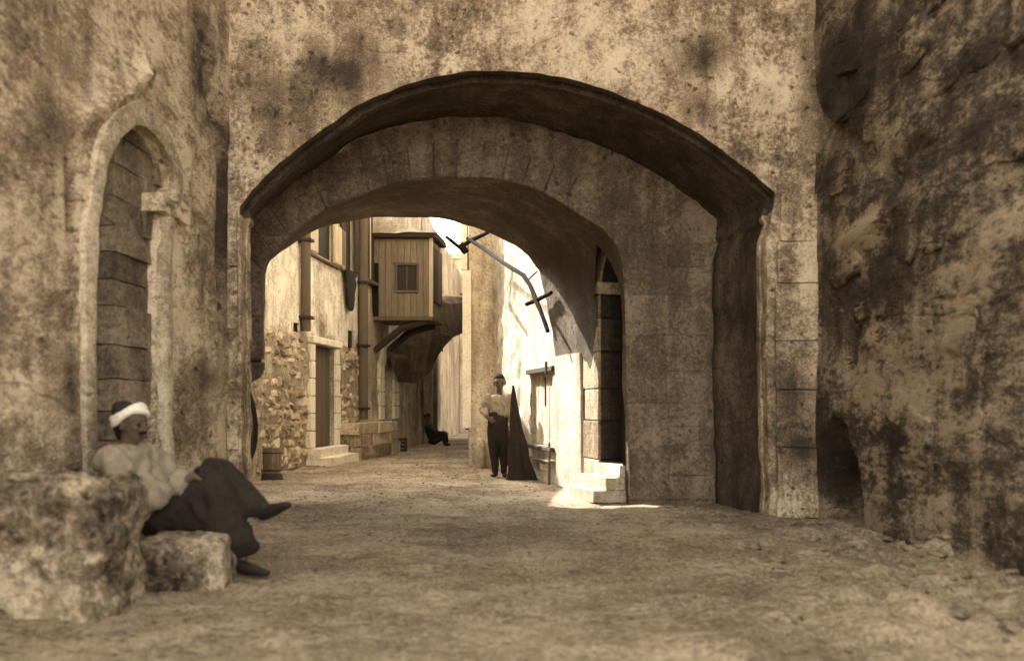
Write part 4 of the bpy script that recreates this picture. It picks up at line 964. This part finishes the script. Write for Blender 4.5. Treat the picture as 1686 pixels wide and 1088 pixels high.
# dark rag hanging under the upper window of the whitewashed house
bm = bmesh.new(); rows = []; (ru0, rz0), (ru1, rz1) = frH.uz(562, 505), frH.uz(580, 452)
for j in range(15):
    t = j / 14; row = []
    for k in range(25):
        a = k / 24 * 2 * math.pi; wd = (ru1 - ru0) * (.5 - .28 * t) * (1 + .35 * noise.noise(Vector((math.cos(a), math.sin(a), t * 5))))
        row.append(frH.at((ru0 + ru1) / 2 + math.cos(a) * wd - .05 * t, rz1 + (rz0 - rz1) * t * (1 + .12 * noise.noise(Vector((math.cos(a) * 3, math.sin(a) * 3, 9)))), .09 + math.sin(a) * .045))
    rows.append(row)
add_grid(bm, rows)
for q in (rows[0], rows[-1]): bm.faces.new([bm.verts.new(p) for p in q[:-1]])
tag(obj('hanging_rag', bm, M_cloth), 'dark ragged cloth hanging below an upper window of whitewashed house', 'cloth')
# wooden tub on a dark foot
tb = thing('wooden_tub', 'small weathered wooden tub on dark foot by the left wall', 'tub', tuple(P(448, 790, 118)))
c = P(448, 790, 118); c.z = 0
for k in range(14):
    a0, a1 = k / 14 * 2 * math.pi + .02, (k + 1) / 14 * 2 * math.pi - .02; bm = bmesh.new(); ring = []
    for z_, r in ((.09, .11), (.25, .135), (.44, .125)):
        ring.append([(c.x + math.cos(a) * rr, c.y + math.sin(a) * rr, z_) for a, rr in ((a0, r), (a1, r), (a1, r - .02), (a0, r - .02), (a0, r))])
    add_grid(bm, ring); obj('stave', bm, M_panel, tb, smooth=False)
for z_, r in ((.14, .122), (.38, .133)):
    bm = bmesh.new(); tube(bm, [(c.x + math.cos(a / 20 * 2 * math.pi) * r, c.y + math.sin(a / 20 * 2 * math.pi) * r, z_) for a in range(21)], .010, 6); obj('hoop', bm, M_iron, tb)
bm = bmesh.new(); bmesh.ops.create_cone(bm, cap_ends=True, segments=20, radius1=.16, radius2=.13, depth=.09, matrix=Matrix.Translation((c.x, c.y, .045))); obj('foot', bm, M_dwood, tb, smooth=False)
bm = bmesh.new(); bmesh.ops.create_cone(bm, cap_ends=True, segments=20, radius1=.105, radius2=.105, depth=.02, matrix=Matrix.Translation((c.x, c.y, .34))); obj('water', bm, M_glass, tb, smooth=False)
# crate
c = P(659, 744, 71); c.z = 0
ct = thing('wooden_crate', 'small dark slatted crate standing by the left wall far down the street', 'crate', tuple(c))
for (dx, dy) in ((-.13, -.1), (.11, -.1), (-.13, .1), (.11, .1)): pbox('corner_post', [c + Vector((dx + a, dy + b, z_)) for z_ in (0, .32) for a, b in ((0, 0), (.02, 0), (.02, .02), (0, .02))], M_dwood, ct, .002)
for z_ in (.01, .09, .17, .25):
    for dy in (-.118, .122): pbox('slat', [c + Vector((a, dy + b, z_ + zz)) for zz in (0, .062) for a, b in ((-.14, 0), (.14, 0), (.14, .012), (-.14, .012))], M_dwood, ct, .002)
    for dx in (-.145, .133): pbox('slat', [c + Vector((dx + a, b, z_ + zz)) for zz in (0, .062) for a, b in ((0, -.105), (.012, -.105), (.012, .12), (0, .12))], M_dwood, ct, .002)
pbox('bottom', [c + Vector((a, b, zz)) for zz in (.02, .035) for a, b in ((-.125, -.1), (.125, -.1), (.125, .11), (-.125, .11))], M_dwood, ct, .002)
# wooden awning frame projecting from the sunlit house
aw = thing('awning_frame', 'bare dark wooden awning poles projecting from the sunlit house', 'awning frame', tuple(P(880, 500, 115)))
M_char = simple('blackened_wood', (.012, .009, .007), rough=.95, spec=.05)
def pole(name, pts, r, mat=M_char):
    bm = bmesh.new(); tube(bm, [P(p[0], p[1], p[2] + max(0, min(12, (p[0] - 790) * .2))) for p in pts], [r * (1 + .12 * math.sin(i * 2.3)) for i in range(len(pts))], 8); jitter(bm, .006, 9); return obj(name, bm, mat, aw)
pole('long_pole', [(770, 393, 100), (790, 405, 102), (815, 423, 105), (840, 440, 108), (862, 453, 111), (873, 470, 113), (883, 495, 116), (893, 520, 119), (902, 545, 121)], .032)
pole('crossbar', [(756, 408, 99), (775, 396, 100), (803, 383, 101)], .036)
pole('short_brace', [(867, 501, 114), (884, 494, 116), (908, 482, 121)], .028)
pole('twig', [(868, 463, 112), (876, 455, 113), (884, 447, 115)], .010)
pole('binding', [(757, 402, 99.5), (763, 410, 99.5), (768, 416, 99.5)], .055)
pole('prop', [(757, 408, 100), (745, 398, 102), (735, 390, 104)], .03)

# ------------------------------------------------------------------ loose stones on the ground
me_ = []
for k in range(6):
    bm = bmesh.new(); bmesh.ops.create_icosphere(bm, subdivisions=2, radius=1); 
    for v in bm.verts: v.co *= 1 + .35 * nz(v.co + Vector((k * 3, 0, 0)), 1.1, 3); v.co.z *= .55
    me = bpy.data.meshes.new('loose_stone'); bm.to_mesh(me); bm.free(); me.materials.append(M_pebble); me_.append(me)
bm = bmesh.new()
for k in range(1500):
    y = random.uniform(4.2, 30); x = random.uniform(-2.3, 2.6) if y < 9.5 else random.uniform(-2.4, .3)
    r = random.uniform(.004, .015) * (1.4 if y < 10 else 1.3)
    n0 = len(bm.verts); bm.from_mesh(me_[k % 6]); bm.verts.ensure_lookup_table()
    mt = Matrix.Translation((x, y, gz(x, y) + r * .2)) @ Matrix.Rotation(random.random() * 6.28, 4, 'Z') @ Matrix.Diagonal((r, r * random.uniform(.7, 1.3), r, 1))
    for v in bm.verts[n0:]: v.co = mt @ v.co
for k in range(420):
    q_ = random.random()
    if q_ < .55: y = random.uniform(4.6, 9.2); x = 3.15 - (y - 4.6) * .06 - abs(random.gauss(0, .75))
    elif q_ < .75: y = random.uniform(5.0, 9.3); x = -2.6 + abs(random.gauss(0, .18))
    elif q_ < .9: y = random.uniform(15, 28); x = -5.23 + .0963 * y + .12 + abs(random.gauss(0, .15))
    else: y = random.uniform(9.6, 10.9); x = 1.9 + random.uniform(-.2, .3) - (y - 9.6) * .2
    r = random.uniform(.018, .065) * (1 if y < 9.5 else .8)
    n0 = len(bm.verts); bm.from_mesh(me_[k % 6]); bm.verts.ensure_lookup_table()
    mt = Matrix.Translation((x, y, gz(x, y) - r * .05)) @ Matrix.Rotation(random.random() * 6.28, 4, 'Z') @ Matrix.Diagonal((r * random.uniform(.8, 1.6), r, r * .8, 1))
    for v in bm.verts[n0:]: v.co = mt @ v.co
pb = obj('pebbles', bm, M_pebble); pb['kind'] = 'stuff'
